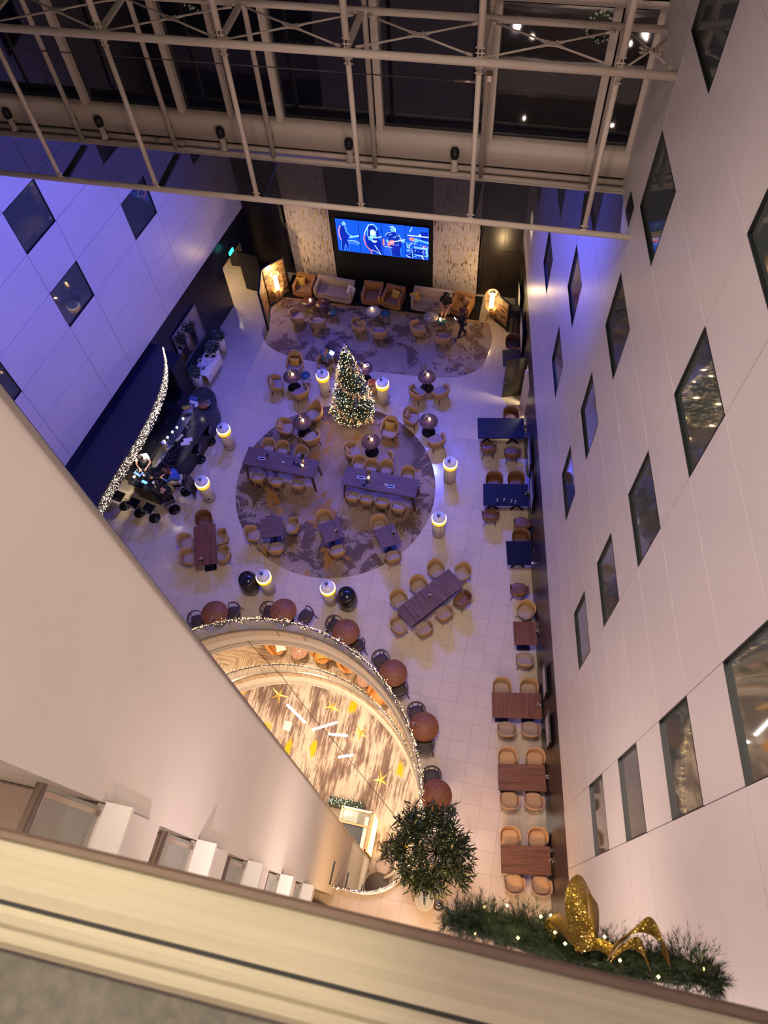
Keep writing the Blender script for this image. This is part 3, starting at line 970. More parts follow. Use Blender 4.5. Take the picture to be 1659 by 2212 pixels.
        flat([ell(-.22, 1.02, .11, .09)] + line([(.24, .66), (.36, .72)], .04), m_pk, 'image', t, .012)
        flat(line([(-.38, 1.20), (.46, 1.20)], .05) + line([(-.30, 1.38), (-.20, 1.60)], .03) + ([ell(.12, 1.27, .05, .05)]) + line([(-.14, .62), (.44, .62)], .025) + line([(.16, .22), (.28, .04)], .04) + line([(-.46, .14), (-.30, .05)], .04) + line([(-.2, .85), (-.35, .6)], .02), m_wh, 'image', t, .014)

# folding decorative screens by the lounge lamps
m_weave = mat('gold striped weave', (.30, .16, .06), .5)
nt, n_, l_, b_ = nodes(m_weave)
fw = noise(nt, texco(nt, (3, 3, 30)), 1, 3, .6)
l_.new(ramp(nt, fw, [(.42, (.03, .015, .01)), (.50, (.20, .095, .035)), (.6, (.50, .32, .14))]), b_.inputs['Base Color'])


def mk_screen(name, pts, h, label):
    t = thing(name, label, 'screen', (pts[0][0], pts[0][1], 0))
    o = Vector(pts[0])
    for a, b2 in zip(pts, pts[1:]):
        a = Vector(a) - o; b2 = Vector(b2) - o
        d = b2 - a; ang = math.atan2(d.y, d.x); c_ = (a + b2) / 2
        MB().box((c_.x, c_.y, h / 2 + .08), (d.length - .1, .02, h - .22), rz=ang).build('woven_panel', m_weave, t)
        fb = MB()
        for z in (.08, h - .03):
            fb.box((c_.x, c_.y, z), (d.length, .08, .08), rz=ang)
        for p in (a, b2):
            fb.box((p.x, p.y, h / 2), (.09, .09, h), rz=ang)
        fb.build('frame', m_black, t)


mk_screen('folding_screen', [(-10.84, 21.02), (-11.12, 22.30), (-10.45, 23.25)], 2.15, 'tall black framed folding screen beside the lamp near the exit door')
mk_screen('folding_screen', [(-.76, 22.62), (-1.55, 23.28)], 1.55, 'short black framed striped screen beside the lamp near the windowed wall')
t = thing('floor_speaker', 'black box speaker on a stand between the striped screen and the wall', 'speaker', (-.52, 22.35, 0))
MB().box((0, 0, 1.45), (.34, .34, .42)).build('cabinet', m_black, t)
MB().cyl((0, 0, 0), (0, 0, 1.25), .03).build('stand', m_black, t)

# exit sign and doorway in the dark wall
o = tag(MB().box((22.9, -.30, 2.72), (.34, .04, .17)).build('exit_sign', mat('exit green', (.05, .6, .45), .4, emit=2.2, ecol=(.03, .75, .60))), 'small glowing green exit sign above the lit doorway', 'sign')
o.matrix_world = R_l
b = MB().box((-13.9, 23.2, -.02), (2.4, 1.9, .02)); b.box((-14.6, 23.3, 1.2), (.1, 2, 2.4))
struct(b.build('door_1', mat('lit corridor plaster', (.70, .56, .38), .6)))
area((-13.6, 23.0, 2.3), (-13.3, 22.7, 0), .6, .6, 50, (1, .74, .40))
t = struct(MB().box((23.55, -.55, 1.08), (.06, .95, 2.1)).build('door_2', m_black)); t.matrix_world = R_l
# mirror on the dark wall
t = thing('wall_mirror', 'large square mirror on the dark wall behind the potted plants', 'mirror', (0, 0, 0))
t.matrix_world = R_l
MB().box((19.06, -.04, 1.60), (1.82, .02, 1.70)).build('mirror_glass', mat('mirror', (.62, .56, .48), .04, 1.), t)
b = MB()
for c, d in (((19.06, .74), (1.86, .03)), ((19.06, 2.46), (1.86, .03)), ((18.14, 1.6), (.03, 1.74)), ((19.98, 1.6), (.03, 1.74))):
    b.box((c[0], -.05, c[1]), (d[0], .04, d[1]))
b.build('frame', m_steel, t)

# pivot door standing open at the windowed wall and the lit niche beyond
t = thing('open_door', 'tall black door standing open at the foot of the windowed wall', 'door', (-.50, 19.10, 0), RD(18))
t['kind'] = 'structure'
lf = MB().box((.50, 0, 1.16), (1.0, .06, 2.26)).build('door_leaf', m_dark, t)
MB().box((.03, -.06, 1.05), (.03, .05, .18)).build('door_handle', m_chrome, lf)
b = MB()
for z in (.4, 1.2, 2.0):
    b.box((.96, -.045, z), (.03, .03, .10))
b.build('hinge', m_steel, lf)
area((.9, 18.75, 2.1), (.1, 18.55, 0), .4, .3, 75, (1, .84, .55))
b = MB().box((1.2, 18.6, -.01), (1.2, 1.1, .02)); b.box((1.6, 18.6, 1.2), (.06, 1.2, 2.4)); b.box((1.1, 19.2, 1.2), (1.0, .06, 2.4)); b.box((1.3, 18.05, 1.2), (1.0, .06, 2.4)); b.box((1.3, 18.6, 2.36), (1.0, 1.2, .06))
struct(b.build('door_3', m_plaster))
t = struct(MB().box((.42, 18.62, 1.1), (.05, .5, 2.2), rz=RD(40)).build('door_4', m_plaster))

# framed pictures leaning on the dark band
m_print = noisy('print', (.78, .74, .70), (.55, .51, .48), 3, rough=.4, lo=.5, hi=.62)
m_print.node_tree.nodes['Principled BSDF'].inputs['Roughness'].default_value = .25
for i, (s0, s1, z0, z1, lb) in enumerate(((5.45, 6.38, 1.45, 2.52, 'above the walnut tables, nearer the tree'), (6.90, 7.86, 1.45, 2.45, 'beside the four seat walnut table nearest the navy tables'),
                                           (13.45, 14.60, 1.25, 2.30, 'above the longest dark blue table with glasses'), (14.95, 16.20, 1.25, 2.20, 'between the two long navy tables'),
                                           (20.6, 21.9, 1.10, 2.45, 'behind the black door'), (22.5, 23.6, 1.05, 2.45, 'nearest the striped screen'))):
    t = thing('framed_picture', 'framed pale picture ' + lb, 'picture', (0, 0, 0), 0, 'pictures on the dark wall band')
    t.matrix_world = R_r @ Matrix.Translation(((s0 + s1) / 2, .03, z0))
    w_, h_ = s1 - s0, z1 - z0
    MB().box((0, .04, h_ / 2), (w_ - .08, .02, h_ - .08), rx=-.06).build('picture_print', m_print, t)
    b = MB()
    for c, d in (((0, .02), (w_, .04)), ((0, h_ - .02), (w_, .04)), ((-w_ / 2 + .02, h_ / 2), (.04, h_)), ((w_ / 2 - .02, h_ / 2), (.04, h_))):
        b.box((c[0], .04 + (c[1] - h_ / 2) * .06, c[1]), (d[0], .05, d[1]), rx=-.06)
    b.build('frame', m_black, t)
    MB().box((0, 0, h_ / 2), (w_ * .6, .04, .04)).build('bracket', m_black, t)

# carpets
tag(MB().prism([(-6.10 + 3.79 * cos(2 * pi * k / 96), 13.86 + 3.79 * sin(2 * pi * k / 96)) for k in range(96)], 0, .012).build('round_carpet', m_carpet_round),
    'large round mottled brown carpet under the long high tables and tree', 'carpet')
P = []
for ctrl in [(-10.55, 22.9), (-11.0, 21.9), (-11.08, 21.0), (-10.85, 20.45), (-10.35, 20.02), (-9.5, 19.75), (-8.2, 19.63), (-6.0, 19.55), (-4.1, 19.60), (-2.75, 19.75), (-1.95, 20.08), (-1.50, 20.6), (-1.34, 21.3), (-1.30, 22.1), (-1.55, 22.9)]:
    P.append(ctrl)


def smooth(P, n=4):
    out = []
    for i in range(len(P) - 1):
        p0, p1, p2, p3 = P[max(i - 1, 0)], P[i], P[i + 1], P[min(i + 2, len(P) - 1)]
        for k in range(n):
            t_ = k / n
            out.append(tuple(.5 * ((2 * p1[j]) + (-p0[j] + p2[j]) * t_ + (2 * p0[j] - 5 * p1[j] + 4 * p2[j] - p3[j]) * t_ ** 2 + (-p0[j] + 3 * p1[j] - 3 * p2[j] + p3[j]) * t_ ** 3) for j in range(len(p1))))
    return out + [P[-1]]


tag(MB().prism(smooth(P), 0, .012).build('lounge_carpet', m_carpet_lounge), 'long round ended mottled carpet in front of the sofas', 'carpet')

# ================================================================ HALL BALUSTRADES AND FAIRY LIGHTS
m_railcap = mat('rail cap', (.30, .26, .28), .22, .9)


def outline_walk(off, n=64):
    P = hole(off, n)
    return P


def balustrade(z, label, off=0.03):
    t = thing('glass_balustrade', label, 'balustrade', (0, 0, z))
    P = outline_walk(off, 64)
    step = 5
    for i in range(0, len(P) - 1, step):
        seg = P[i:i + step + 1]
        b = MB()
        q = []
        for (x, y) in seg:
            d = (Vector((x, y)) - Vector(HC)).normalized() * .016
            q.append((x, y, d.x, d.y))
        if len(q) < 2: continue
        for zz0, zz1 in ((.03, 1.0),):
            b.grid([[(x, y, zz0) for x, y, _, _ in q], [(x, y, zz1) for x, y, _, _ in q], [(x + a, y + c_, zz1) for x, y, a, c_ in q], [(x + a, y + c_, zz0) for x, y, a, c_ in q]], True)
        gp = b.build('glass_panel', m_glassclear, t)
        x, y = seg[0]
        MB().box((x, y, .5), (.012, .02, .95), rz=math.atan2(y - HC[1], x - HC[0])).build('joint', m_bronze, gp)
    MB().tube([(x, y, 1.03) for x, y in P], .030, 8).build('handrail', m_railcap, t)
    b = MB().grid([[(x, y, 0.0) for x, y in outline_walk(off - .02)], [(x, y, .09) for x, y in outline_walk(off - .02)], [(x, y, .09) for x, y in outline_walk(off + .04)], [(x, y, .0) for x, y in outline_walk(off + .04)]], False)
    b.build('base_channel', m_bronze, t)


balustrade(0, 'curved glass balustrade around the opening on the main hall floor')
balustrade(-4.8, 'curved glass balustrade around the opening one floor down')


def garland(name, z, label, m, off, r, n, spread, seed):
    rnd = random.Random(seed)
    P = [Vector((x, y, 0)) for x, y in hole(off, 90)]
    L = [0.]
    for a, b2 in zip(P, P[1:]): L.append(L[-1] + (b2 - a).length)
    b = MB()
    for k in range(n):
        s = rnd.uniform(.0, L[-1])
        i = max(j for j in range(len(L)) if L[j] <= s); i = min(i, len(P) - 2)
        p = P[i].lerp(P[i + 1], (s - L[i]) / max(L[i + 1] - L[i], 1e-6))
        d = (p - Vector((HC[0], HC[1], 0))).normalized()
        cl = .5 + .5 * sin(s * 9 + seed)
        sp_ = spread * (.3 + .9 * cl)
        b.bulb((p.x + d.x * rnd.gauss(.02, sp_), p.y + d.y * rnd.gauss(.02, sp_), z + rnd.gauss(0, sp_ * .8)), r * rnd.uniform(.7, 1.2))
    o = b.build(name, m)
    return tag(o, label, 'fairy lights', None, 'stuff')


garland('fairy_light_garland', 1.05, 'warm fairy light garland wound along the main hall balustrade rail', m_bulb, .03, .0105, 1500, .045, 1)
garland('fairy_light_garland', -3.74, 'warm fairy light garland along the balustrade one floor down', m_bulb, .03, .009, 700, .03, 2)
MBt = MB().tube([(x, y, 1.06 + .02 * sin(k * 1.1)) for k, (x, y) in enumerate(hole(.05, 90))], .006, 5)
tag(MBt.build('garland_wire', m_bronze), 'thin wire of the garland along the main hall rail', 'wire')

# ================================================================ LANTERN COLUMNS
m_ringw = mat('glowing rim', (1, .95, .85), .5, emit=2.2, ecol=(1, .86, .62))
m_ringy = mat('amber diffuser', (1, .6, .05), .5, emit=1.1, ecol=(1, .50, .012))
m_colbody = mat('column wrap', (.66, .58, .46), .5)
m_coltop = mat('column top', (.80, .76, .74), .35)


def mk_column():
    t = empty('lantern_column')
    MB().lathe([(.01, 0), (.225, 0), (.225, .035), (.01, .035)], n=32).build('plinth', m_black, t)
    b = MB().lathe([(.02, .03), (.232, .03), (.232, 1.02), (.02, 1.02)], n=32); b.build('column_body', m_colbody, t)
    MB().box((0, -.2325, .52), (.008, .004, .95)).build('seam', mat('seam brown', (.2, .14, .1), .6), t)
    MB().lathe([(.02, .97), (.252, .97), (.262, .99), (.262, 1.13), (.02, 1.13)], n=32).build('amber_diffuser', m_ringy, t)
    MB().lathe([(.02, 1.13), (.256, 1.13), (.262, 1.15), (.256, 1.18), (.02, 1.18)], n=32).build('glowing_rim', m_ringw, t)
    MB().lathe([(.02, 1.17), (.230, 1.17), (.234, 1.19), (.230, 1.255), (.02, 1.255)], n=32).build('top_disc', m_coltop, t)
    MB().box((.12, .20, .30), (.05, .04, .08), rz=-.5).build('socket_box', m_black, t)
    return t


def mk_succulent():
    t = empty('potted_succulent')
    MB().lathe([(.01, 0), (.028, 0), (.040, .05), (.034, .052), (.01, .045)], n=12).build('pot', m_black, t)
    b = MB(); rnd = random.Random(3)
    for k in range(16):
        a = k * 2.4; r = .02 + .045 * rnd.random(); h = .06 + .07 * rnd.random()
        p = Vector((r * cos(a), r * sin(a), h)); d = Vector((cos(a), sin(a), .4)).normalized()
        n = Vector((-sin(a), cos(a), 0))
        b.tube([(0, 0, .04), tuple(p * .6 + Vector((0, 0, .02))), tuple(p)], .003, 4)
        b.add([p, p + d * .018 + n * .013, p + d * .042, p + d * .018 - n * .013], [(0, 1, 2, 3)])
    b.build('leaves', mat('grey leaf', (.09, .10, .08), .6), t)
    return t


cols = [(-10.63, 14.92, 'beside the middle of the bar counter'), (-10.68, 12.52, 'nearest the person in the blue jumper'), (-7.53, 18.10, 'behind the tree, nearer the tablet reader'),
        (-5.11, 18.09, 'behind the tree, away from the tablet reader'), (-1.90, 14.92, 'nearest the two long navy tables'), (-1.91, 12.60, 'nearest the short navy table'),
        (-7.37, 9.29, 'with the black drum on its bar side'), (-5.12, 9.31, 'with the black drum on its picture wall side')]
for i, (x, y, lb) in enumerate(cols):
    place('column', mk_column, (x, y, 0), RD(200 + 37 * i), 'amber ringed lantern column ' + lb, 'lantern column', 'lantern columns around the round carpet')
    place('succ', mk_succulent, (x - .06 + .02 * (i % 3), y + .03 * ((i % 4) - 1), 1.255), i * 1.3, 'small pot plant on the column ' + lb, 'pot plant', 'pot plants on the lantern columns')
    point((x, y, 1.36 if False else 1.16), 0.001, (1, .7, .3))
for x, y, lb in ((-7.99, 9.20, 'nearer the bar'), (-4.49, 9.28, 'beside the black floor strip')):
    def mk_drum():
        t = empty('drum_bin')
        MB().lathe([(.01, 0), (.24, 0), (.30, .14), (.345, .40), (.345, .60), (.31, .85), (.28, .965), (.25, .965), (.01, .93)], n=32).build('drum_body', noisy('drum brown black', (.014, .008, .006), (.022, .013, .009), 4, rough=.25), t)
        MB().lathe([(.01, .935), (.265, .935), (.262, .955), (.01, .958)], n=32).build('lid', mat('dark lid', (.008, .009, .016), .18), t)
        return t
    place('drum', mk_drum, (x, y, 0), 0, 'black barrel shaped drum table, the one ' + lb, 'drum table', 'black drums beside the lantern columns')
t = tag(MB().box((0, 0, .45), (1.02, .03, .9), rz=0).build('floor_divider', m_black), 'narrow black upright divider beside the drum and the railing', 'divider')
t.location = (-4.94, 8.30, 0); t.rotation_euler = (0, 0, RD(82)); t.scale = (.8, 1, .18)


# ================================================================ CHAIRS
def shell(b, W_=.56, D_=.52, zs=.42, hb=.80, ha=.62, t=.028, A=118, flare=1.08, zb=None, ease=1.3):
    zb = zs - .10 if zb is None else zb
    n = 28
    rows = [[] for _ in range(7)]
    for k in range(n + 1):
        a = RD(-A + 2 * A * k / n)
        h = ha + (hb - ha) * max(0., (cos(a * .80))) ** ease
        endf = min(1., (1 - abs(2 * k / n - 1)) * 6)
        h = zs + .04 + (h - zs - .04) * (.55 + .45 * endf)
        sx = (abs(sin(a)) ** .80) * (1 if a > 0 else -1); sy = (abs(cos(a)) ** .80) * (1 if cos(a) > 0 else -1)
        def P(kx, z):
            return (W_ / 2 * kx * sx, -D_ / 2 * kx * sy, z)
        ki = 1 - 2 * t / W_
        rows[0].append(P(.72, zb)); rows[1].append(P(.96, zs - .01)); rows[2].append(P(1.0 * (1 + flare) / 2, (zs + h) / 2))
        rows[3].append(P(flare, h)); rows[4].append(P(flare * ki, h)); rows[5].append(P(ki * (1 + flare) / 2, (zs + h) / 2)); rows[6].append(P(.90 * ki, zs - .01))
    b.grid(rows, True)
    # rounded ends of the arms
    for k in (0, n):
        b.add([rows[j][k] for j in range(7)], [tuple(range(7)) if k == 0 else tuple(reversed(range(7)))])
    # underside bowl
    b.lathe([(.02, zb - .02), (W_ / 2 * .74, zb), (W_ / 2 * .93, zs - .02), (.02, zs - .015)], n=24, sx=1, sy=D_ / W_ * 1.0)


def seatpad(b, W_, D_, z, th=.07, pw=3.2, fx=0.02):
    b.lathe([(.01, z), (W_ * .47, z), (W_ * .5, z + th * .3), (W_ * .5, z + th * .6), (W_ * .44, z + th * .95), (W_ * .22, z + th), (.01, z + th)], (0, fx, 0), 28, 1, D_ / W_, pw)


def mk_tub(shellm, seatm, legm, W_=.66, D_=.62, hb=.76, ha=.63, name='tub_chair', flare=1.10):
    def f():
        t = empty(name)
        b = MB(); shell(b, W_, D_, .34, hb, ha, .045, 120, flare); b.build('backrest', shellm, t)
        b = MB(); seatpad(b, W_ * .82, D_ * .84, .35, .09); b.build('seat', seatm, t)
        for sx, sy in ((-1, -1), (1, -1), (1, 1), (-1, 1)):
            MB().cyl((sx * W_ * .26, sy * D_ * .26, .27), (sx * W_ * .38, sy * D_ * .38, 0), .020, .012, 8).build('leg', legm, t)
        return t
    return f


def mk_shellchair(shellm, seatm, legm, name='shell_chair', zs=.44, hb=.84, ha=.64, W_=.57, D_=.54, foot=False):
    def f():
        t = empty(name)
        b = MB(); shell(b, W_, D_, zs - .03, hb, ha, .024, 116, 1.07, None, 1.5); b.build('backrest', shellm, t)
        b = MB(); seatpad(b, W_ * .84, D_ * .88, zs - .03, .055); b.build('seat', seatm, t)
        for sx, sy in ((-1, -1), (1, -1), (1, 1), (-1, 1)):
            MB().cyl((sx * W_ * .22, sy * D_ * .22, zs - .1), (sx * W_ * .37, sy * D_ * .40, 0), .020, .012, 8).build('leg', legm, t)
        if foot:
            k = .30
            MB().tube([(W_ * k * sx * 1.12, D_ * k * sy * 1.12, .28) for sx, sy in ((-1, -1), (1, -1), (1, 1), (-1, 1))], .011, 6, True).build('footrest', m_blackleg, t)
        return t
    return f


def mk_bracket_chair():
    t = empty('wooden_armchair')
    b = MB(); seatpad(b, .48, .46, .41, .05, 3.0); b.build('seat', m_darkseat, t)
    pts = []
    for k in range(21):
        a = RD(-108 + 216 * k / 20)
        pts.append((.285 * sin(a), -.27 * cos(a) + .02, .70 + .05 * max(0, cos(a))))
    b = MB().tube(pts, [.020 + .012 * max(0, cos(RD(-108 + 216 * k / 20))) for k in range(21)], 8, flat=1.9); ar = b.build('arm_rail', m_darkframe, t)
    for sx in (-1, 1):
        MB().cyl((sx * .10, -.235, .74), (sx * .07, -.17, .42), .012, n=6).build('back_spindle', m_darkframe, ar)
    for sx, sy in ((-1, -1), (1, -1), (1, 1), (-1, 1)):
        b = MB().cyl((sx * .20, sy * .18, .43), (sx * .26, sy * .26, 0), .022, .013, 8)
        b.cyl((sx * .20, sy * .18, .43), (sx * (.275 if sy > 0 else .23), sy * .13 if sy > 0 else -.19, .70), .016, .014, 8)
        b.build('leg', m_darkframe, t)
    return t


def mk_wing():
    t = empty('wing_chair')
    b = MB(); shell(b, .68, .66, .36, 1.02, .62, .05, 118, 1.06, None, 2.4); b.build('backrest', m_tan, t)
    b = MB(); seatpad(b, .56, .56, .36, .09); b.build('seat', m_seatgrey, t)
    for sx, sy in ((-1, -1), (1, -1), (1, 1), (-1, 1)):
        MB().cyl((sx * .18, sy * .18, .28), (sx * .27, sy * .27, 0), .02, .012, 8).build('leg', m_blackleg, t)
    return t


def cushion(m, name='cushion'):
    def f():
        t = empty(name)
        b = MB()
        n = 8; top = []; 
        for j in range(n + 1):
            r1 = []
            for i in range(n + 1):
                u = i / n * 2 - 1; v_ = j / n * 2 - 1
                h = .055 * (1 - u ** 4) * (1 - v_ ** 4) + .006
                r1.append((u * .2 * (1 - .08 * (1 - v_ * v_)), v_ * .2 * (1 - .08 * (1 - u * u)), h))
            top.append(r1)
        b.grid(top); b.grid([[(x, y, -z) for x, y, z in reversed(r)] for r in top])
        b.build('cushion_cover', m, t)
        return t
    return f


def put_cushion(kind, m, x, y, z, rz, tilt, label):
    o = place(kind, cushion(m), (x, y, z), 0, label, 'cushion', 'cushions on the seats')
    o.rotation_mode = 'XYZ'
    o.rotation_euler = (tilt, 0, rz)


CH = {
    'tub': (mk_tub(m_tan, m_seatgrey, m_blackleg), 'tan tub chair', 'tub chairs around the round tables'),
    'shell': (mk_shellchair(m_tan, m_seatgrey, m_beigewood), 'tan shell chair', 'tan shell chairs at the dining tables'),
    'peach': (mk_shellchair(m_peach, m_peach, m_beigewood), 'peach shell chair', 'peach shell chairs by the walnut tables'),
    'high': (mk_shellchair(m_tan, m_seatgrey, m_beigewood, 'high_chair', .66, .98, .82, .50, .47, True), 'tall wooden legged chair', 'tall chairs at the high tables'),
    'brown': (mk_shellchair(m_brownleather, m_brownleather, m_blackleg, 'leather_chair', .45, .80, .66, .60, .54), 'brown leather armchair', 'brown leather armchairs'),
    'ring': (mk_bracket_chair, 'dark wooden armchair', 'dark armchairs at the round walnut tables'),
    'wing': (mk_wing, 'high backed tan chair', 'high backed chairs'),
}


def chair(kind, x, y, phi, where, desc=None):
    mk, d, g = CH[kind]
    return place(kind, mk, (x, y, 0), RD(phi - 90), (desc or d) + ' ' + where, 'chair', g)


# lounge groups with navy pedestal tables
def mk_ped():
    t = empty('round_table')
    MB().lathe([(.01, .70), (.355, .70), (.36, .71), (.355, .735), (.01, .735)], n=36).build('tabletop', m_purplewood, t)
    MB().lathe([(.01, 0), (.27, 0), (.27, .02), (.10, .06), (.05, .2), (.05, .66), (.16, .70), (.01, .70)], n=24).build('pedestal', m_navy, t)
    return t


def mk_candle():
    t = empty('candle_lantern')
    MB().lathe([(.01, 0), (.038, 0), (.045, .03), (.045, .09), (.035, .115), (.01, .12)], n=14).build('glowing_shade', m_candle, t)
    MB().lathe([(.01, -.004), (.05, -.004), (.05, .004), (.01, .004)], n=14).build('base', m_black, t)
    return t


def mk_vase():
    t = empty('bud_vase')
    MB().lathe([(.01, 0), (.030, 0), (.036, .05), (.018, .09), (.016, .11), (.01, .11)], n=12).build('vase', m_blackgloss, t)
    b = MB(); rnd = random.Random(5)
    for k in range(9):
        a = k * 2.4
        p = (.05 * cos(a) * rnd.random() * 1.4, .05 * sin(a), .15 + .07 * rnd.random())
        b.tube([(0, 0, .1), p], .002, 4)
        b.ball(p, .015, 6)
    b.build('blossom', mat('dried blossom', (.50, .44, .38), .8), t)
    MB().lathe([(.01, 0), (.022, 0), (.022, .07), (.01, .08)], (.07, .02, 0), 10).build('shaker', m_ceramic, t)
    return t


NEARW = {'a': 'near the bar side of the tree', 'b': 'on the round carpet between tree and bar', 'c': 'on the round carpet in front of the high table', 'd': 'behind the tree nearest the black door', 'e': 'beside the carpet edge near the long navy table', 'g': 'hidden behind the tree'}
tabs = dict(a=(-8.88, 18.16), b=(-7.88, 16.04), c=(-5.06, 15.63), d=(-3.52, 19.04), e=(-3.07, 16.93), g=(-6.10, 19.06))
for k, (x, y) in tabs.items():
    place('ped', mk_ped, (x, y, 0), .3, 'round pedestal table with navy foot ' + NEARW[k], 'table', 'round pedestal tables')
    place('candle', mk_candle, (x + .03, y + .05, .74), 0, 'candle lamp on the table ' + NEARW[k], 'candle lamp', 'candle lamps on the round tables')
    point((x + .03, y + .05, .92), 1.6, (1, .6, .25), .04)
    place('vase', mk_vase, (x - .09, y + .08, .737), x, 'dark vase on the table ' + NEARW[k], 'vase', 'small table vases')
for kind, x, y, phi, wh in [
    ('tub', -9.50, 17.88, 15, 'by the tree on its bar side, nearest the bar'),
    ('tub', -8.42, 17.62, 130, 'by the tree on its bar side, in front of it'),
    ('wing', -9.00, 18.95, 272, 'with mustard cushion near the tablet reader'),
    ('tub', -8.55, 15.86, 5, 'on the round carpet between tree and bar, nearest the bar'),
    ('tub', -7.42, 15.58, 135, 'on the round carpet between tree and bar, in front of its table'),
    ('wing', -7.60, 16.72, 225, 'without cushion beside the tree'),
    ('tub', -5.70, 15.22, 25, 'behind the second high table, bar side'),
    ('tub', -4.42, 15.10, 140, 'behind the second high table, picture wall side'),
    ('wing', -4.50, 16.42, 262, 'holding a mustard cushion in front of the tree'),
    ('tub', -3.78, 18.42, 60, 'at the table nearest the black door, its near side'),
    ('tub', -2.90, 18.62, 140, 'at the table nearest the black door, its wall side'),
    ('tub', -3.80, 17.18, 350, 'beside the carpet edge, the one on its tree side'),
    ('tub', -2.66, 16.30, 125, 'beside the carpet edge, the one on its navy table side'),
    ('tub', -5.62, 18.42, 120, 'half hidden behind the tree with a basket on it'),
]:
    chair(kind, x, y, phi, wh)
put_cushion('cush_y', m_yellow, -9.0, 18.98, .60, RD(2), RD(68), 'mustard cushion in the high backed chair near the tablet reader')
put_cushion('cush_y', m_yellow, -4.52, 16.52, .60, RD(-8), RD(66), 'mustard cushion in the high backed chair in front of the tree')
put_cushion('cush_t', m_tan, -9.66, 17.84, .56, RD(105), RD(66), 'tan cushion in the tub chair nearest the bar and tree')
put_cushion('cush_t', m_tan, -8.72, 15.85, .56, RD(95), RD(66), 'tan cushion in the tub chair on the round carpet nearest the bar')
put_cushion('cush_t', m_tan, -5.84, 15.14, .56, RD(115), RD(66), 'tan cushion in the tub chair behind the second high table, bar side')
put_cushion('cush_t', m_tan, -4.30, 15.0, .56, RD(230), RD(66), 'tan cushion in the tub chair behind the second high table, wall side')
put_cushion('cush_t', m_tan, -3.95, 17.2, .56, RD(80), RD(66), 'tan cushion in the tub chair by the carpet edge on its tree side')
put_cushion('cush_y', m_yellow, -3.85, 18.32, .56, RD(150), RD(66), 'mustard cushion in the tub chair behind the tree near the black door')


def mk_stool_small(col):
    def f():
        t = empty('side_table')
        MB().lathe([(.01, .46), (.20, .46), (.205, .475), (.20, .49), (.01, .49)], n=28).build('tabletop', col, t)
        b = MB()
        for a in (45, 135, 225, 315):
            b.cyl((.15 * cos(RD(a)), .15 * sin(RD(a)), .47), (.19 * cos(RD(a)), .19 * sin(RD(a)), 0), .008, n=6)
        b.tube([(.19 * cos(RD(a)), .19 * sin(RD(a)), .01) for a in (45, 135, 225, 315)], .007, 6, True)
        b.build('wire_frame', m_blackleg, t)
        return t
    return f


m_blueTop = mat('blue lacquer', (.02, .09, .16), .35)
m_tealTop = mat('teal lacquer', (.02, .10, .11), .35)
m_greyTop = mat('pale grey top', (.32, .31, .32), .35)
m_redTop = mat('oxblood top', (.10, .035, .022), .35)
place('st_blue', mk_stool_small(m_blueTop), (-8.44, 18.50, 0), 0, 'small navy side table beside the round table near the tablet reader', 'side table', 'small wire side tables')
clone(PROTO['st_blue'], (-5.90, 22.33, 0), .2, 'small blue wire side table between the two orange armchairs', 'small wire side tables')
place('st_teal', mk_stool_small(m_tealTop), (-8.14, 22.02, 0), .4, 'small teal wire side table in front of the cushioned grey sofa', 'side table', 'small wire side tables')
clone(PROTO['st_teal'], (-3.46, 22.28, 0), .1, 'small teal side table with a candle by the seated woman', 'small wire side tables')


def mk_low(col):
    def f():
        t = empty('coffee_table')
        MB().lathe([(.01, .53), (.315, .53), (.32, .54), (.315, .56), (.01, .56)], n=32).build('tabletop', col, t)
        for a in (90, 210, 330):
            MB().cyl((.20 * cos(RD(a)), .20 * sin(RD(a)), .53), (.27 * cos(RD(a)), .27 * sin(RD(a)), 0), .012, .009, 6).build('leg', m_bronze, t)
        return t
    return f


place('low_red', mk_low(m_redTop), (-9.30, 22.38, 0), 0, 'oxblood coffee table with candle nearest the folding screen', 'coffee table', 'coffee tables on the lounge carpet')
clone(PROTO['low_red'], (-8.66, 22.36, 0), .6, 'oxblood coffee table with vase in front of the cushioned grey sofa', 'coffee tables on the lounge carpet')
place('low_grey', mk_low(m_greyTop), (-6.43, 22.28, 0), 0, 'pale grey coffee table with candle below the video screens', 'coffee table', 'coffee tables on the lounge carpet')
clone(PROTO['low_grey'], (-3.96, 22.38, 0), .3, 'pale grey coffee table with dishes by the seated woman', 'coffee tables on the lounge carpet')
for x, y, z, lb in ((-9.24, 22.42, .56, 'oxblood table nearest the folding screen'), (-6.50, 22.36, .56, 'pale grey table below the video screens'), (-3.55, 22.30, .49, 'teal table by the seated woman')):
    clone(PROTO['candle'], (x, y, z), 0, 'glowing candle lamp on the ' + lb, 'candle lamps on the round tables')
    point((x, y, z + .18), 1.6, (1, .6, .25), .04)
clone(PROTO['vase'], (-8.66, 22.36, .56), 1, 'small dark vase on the oxblood table before the cushioned grey sofa', 'small table vases')
for x, y, phi, lb in ((-9.60, 21.55, 35, 'nearest the folding screen'), (-8.66, 21.40, 92, 'in front of the teal wire table'), (-6.86, 21.48, 40, 'with cushion below the video screens'), (-5.96, 21.28, 95, 'below the gap between the orange armchairs'), (-4.38, 21.72, 35, 'by the grey table with dishes'), (-3.28, 21.42, 95, 'nearest the standing person')):
    chair('tub', x, y, phi, 'on the lounge carpet ' + lb)
put_cushion('cush_y', m_yellow, -6.80, 21.50, .50, .4, RD(20), 'mustard cushion lying in the tub chair below the video screens')


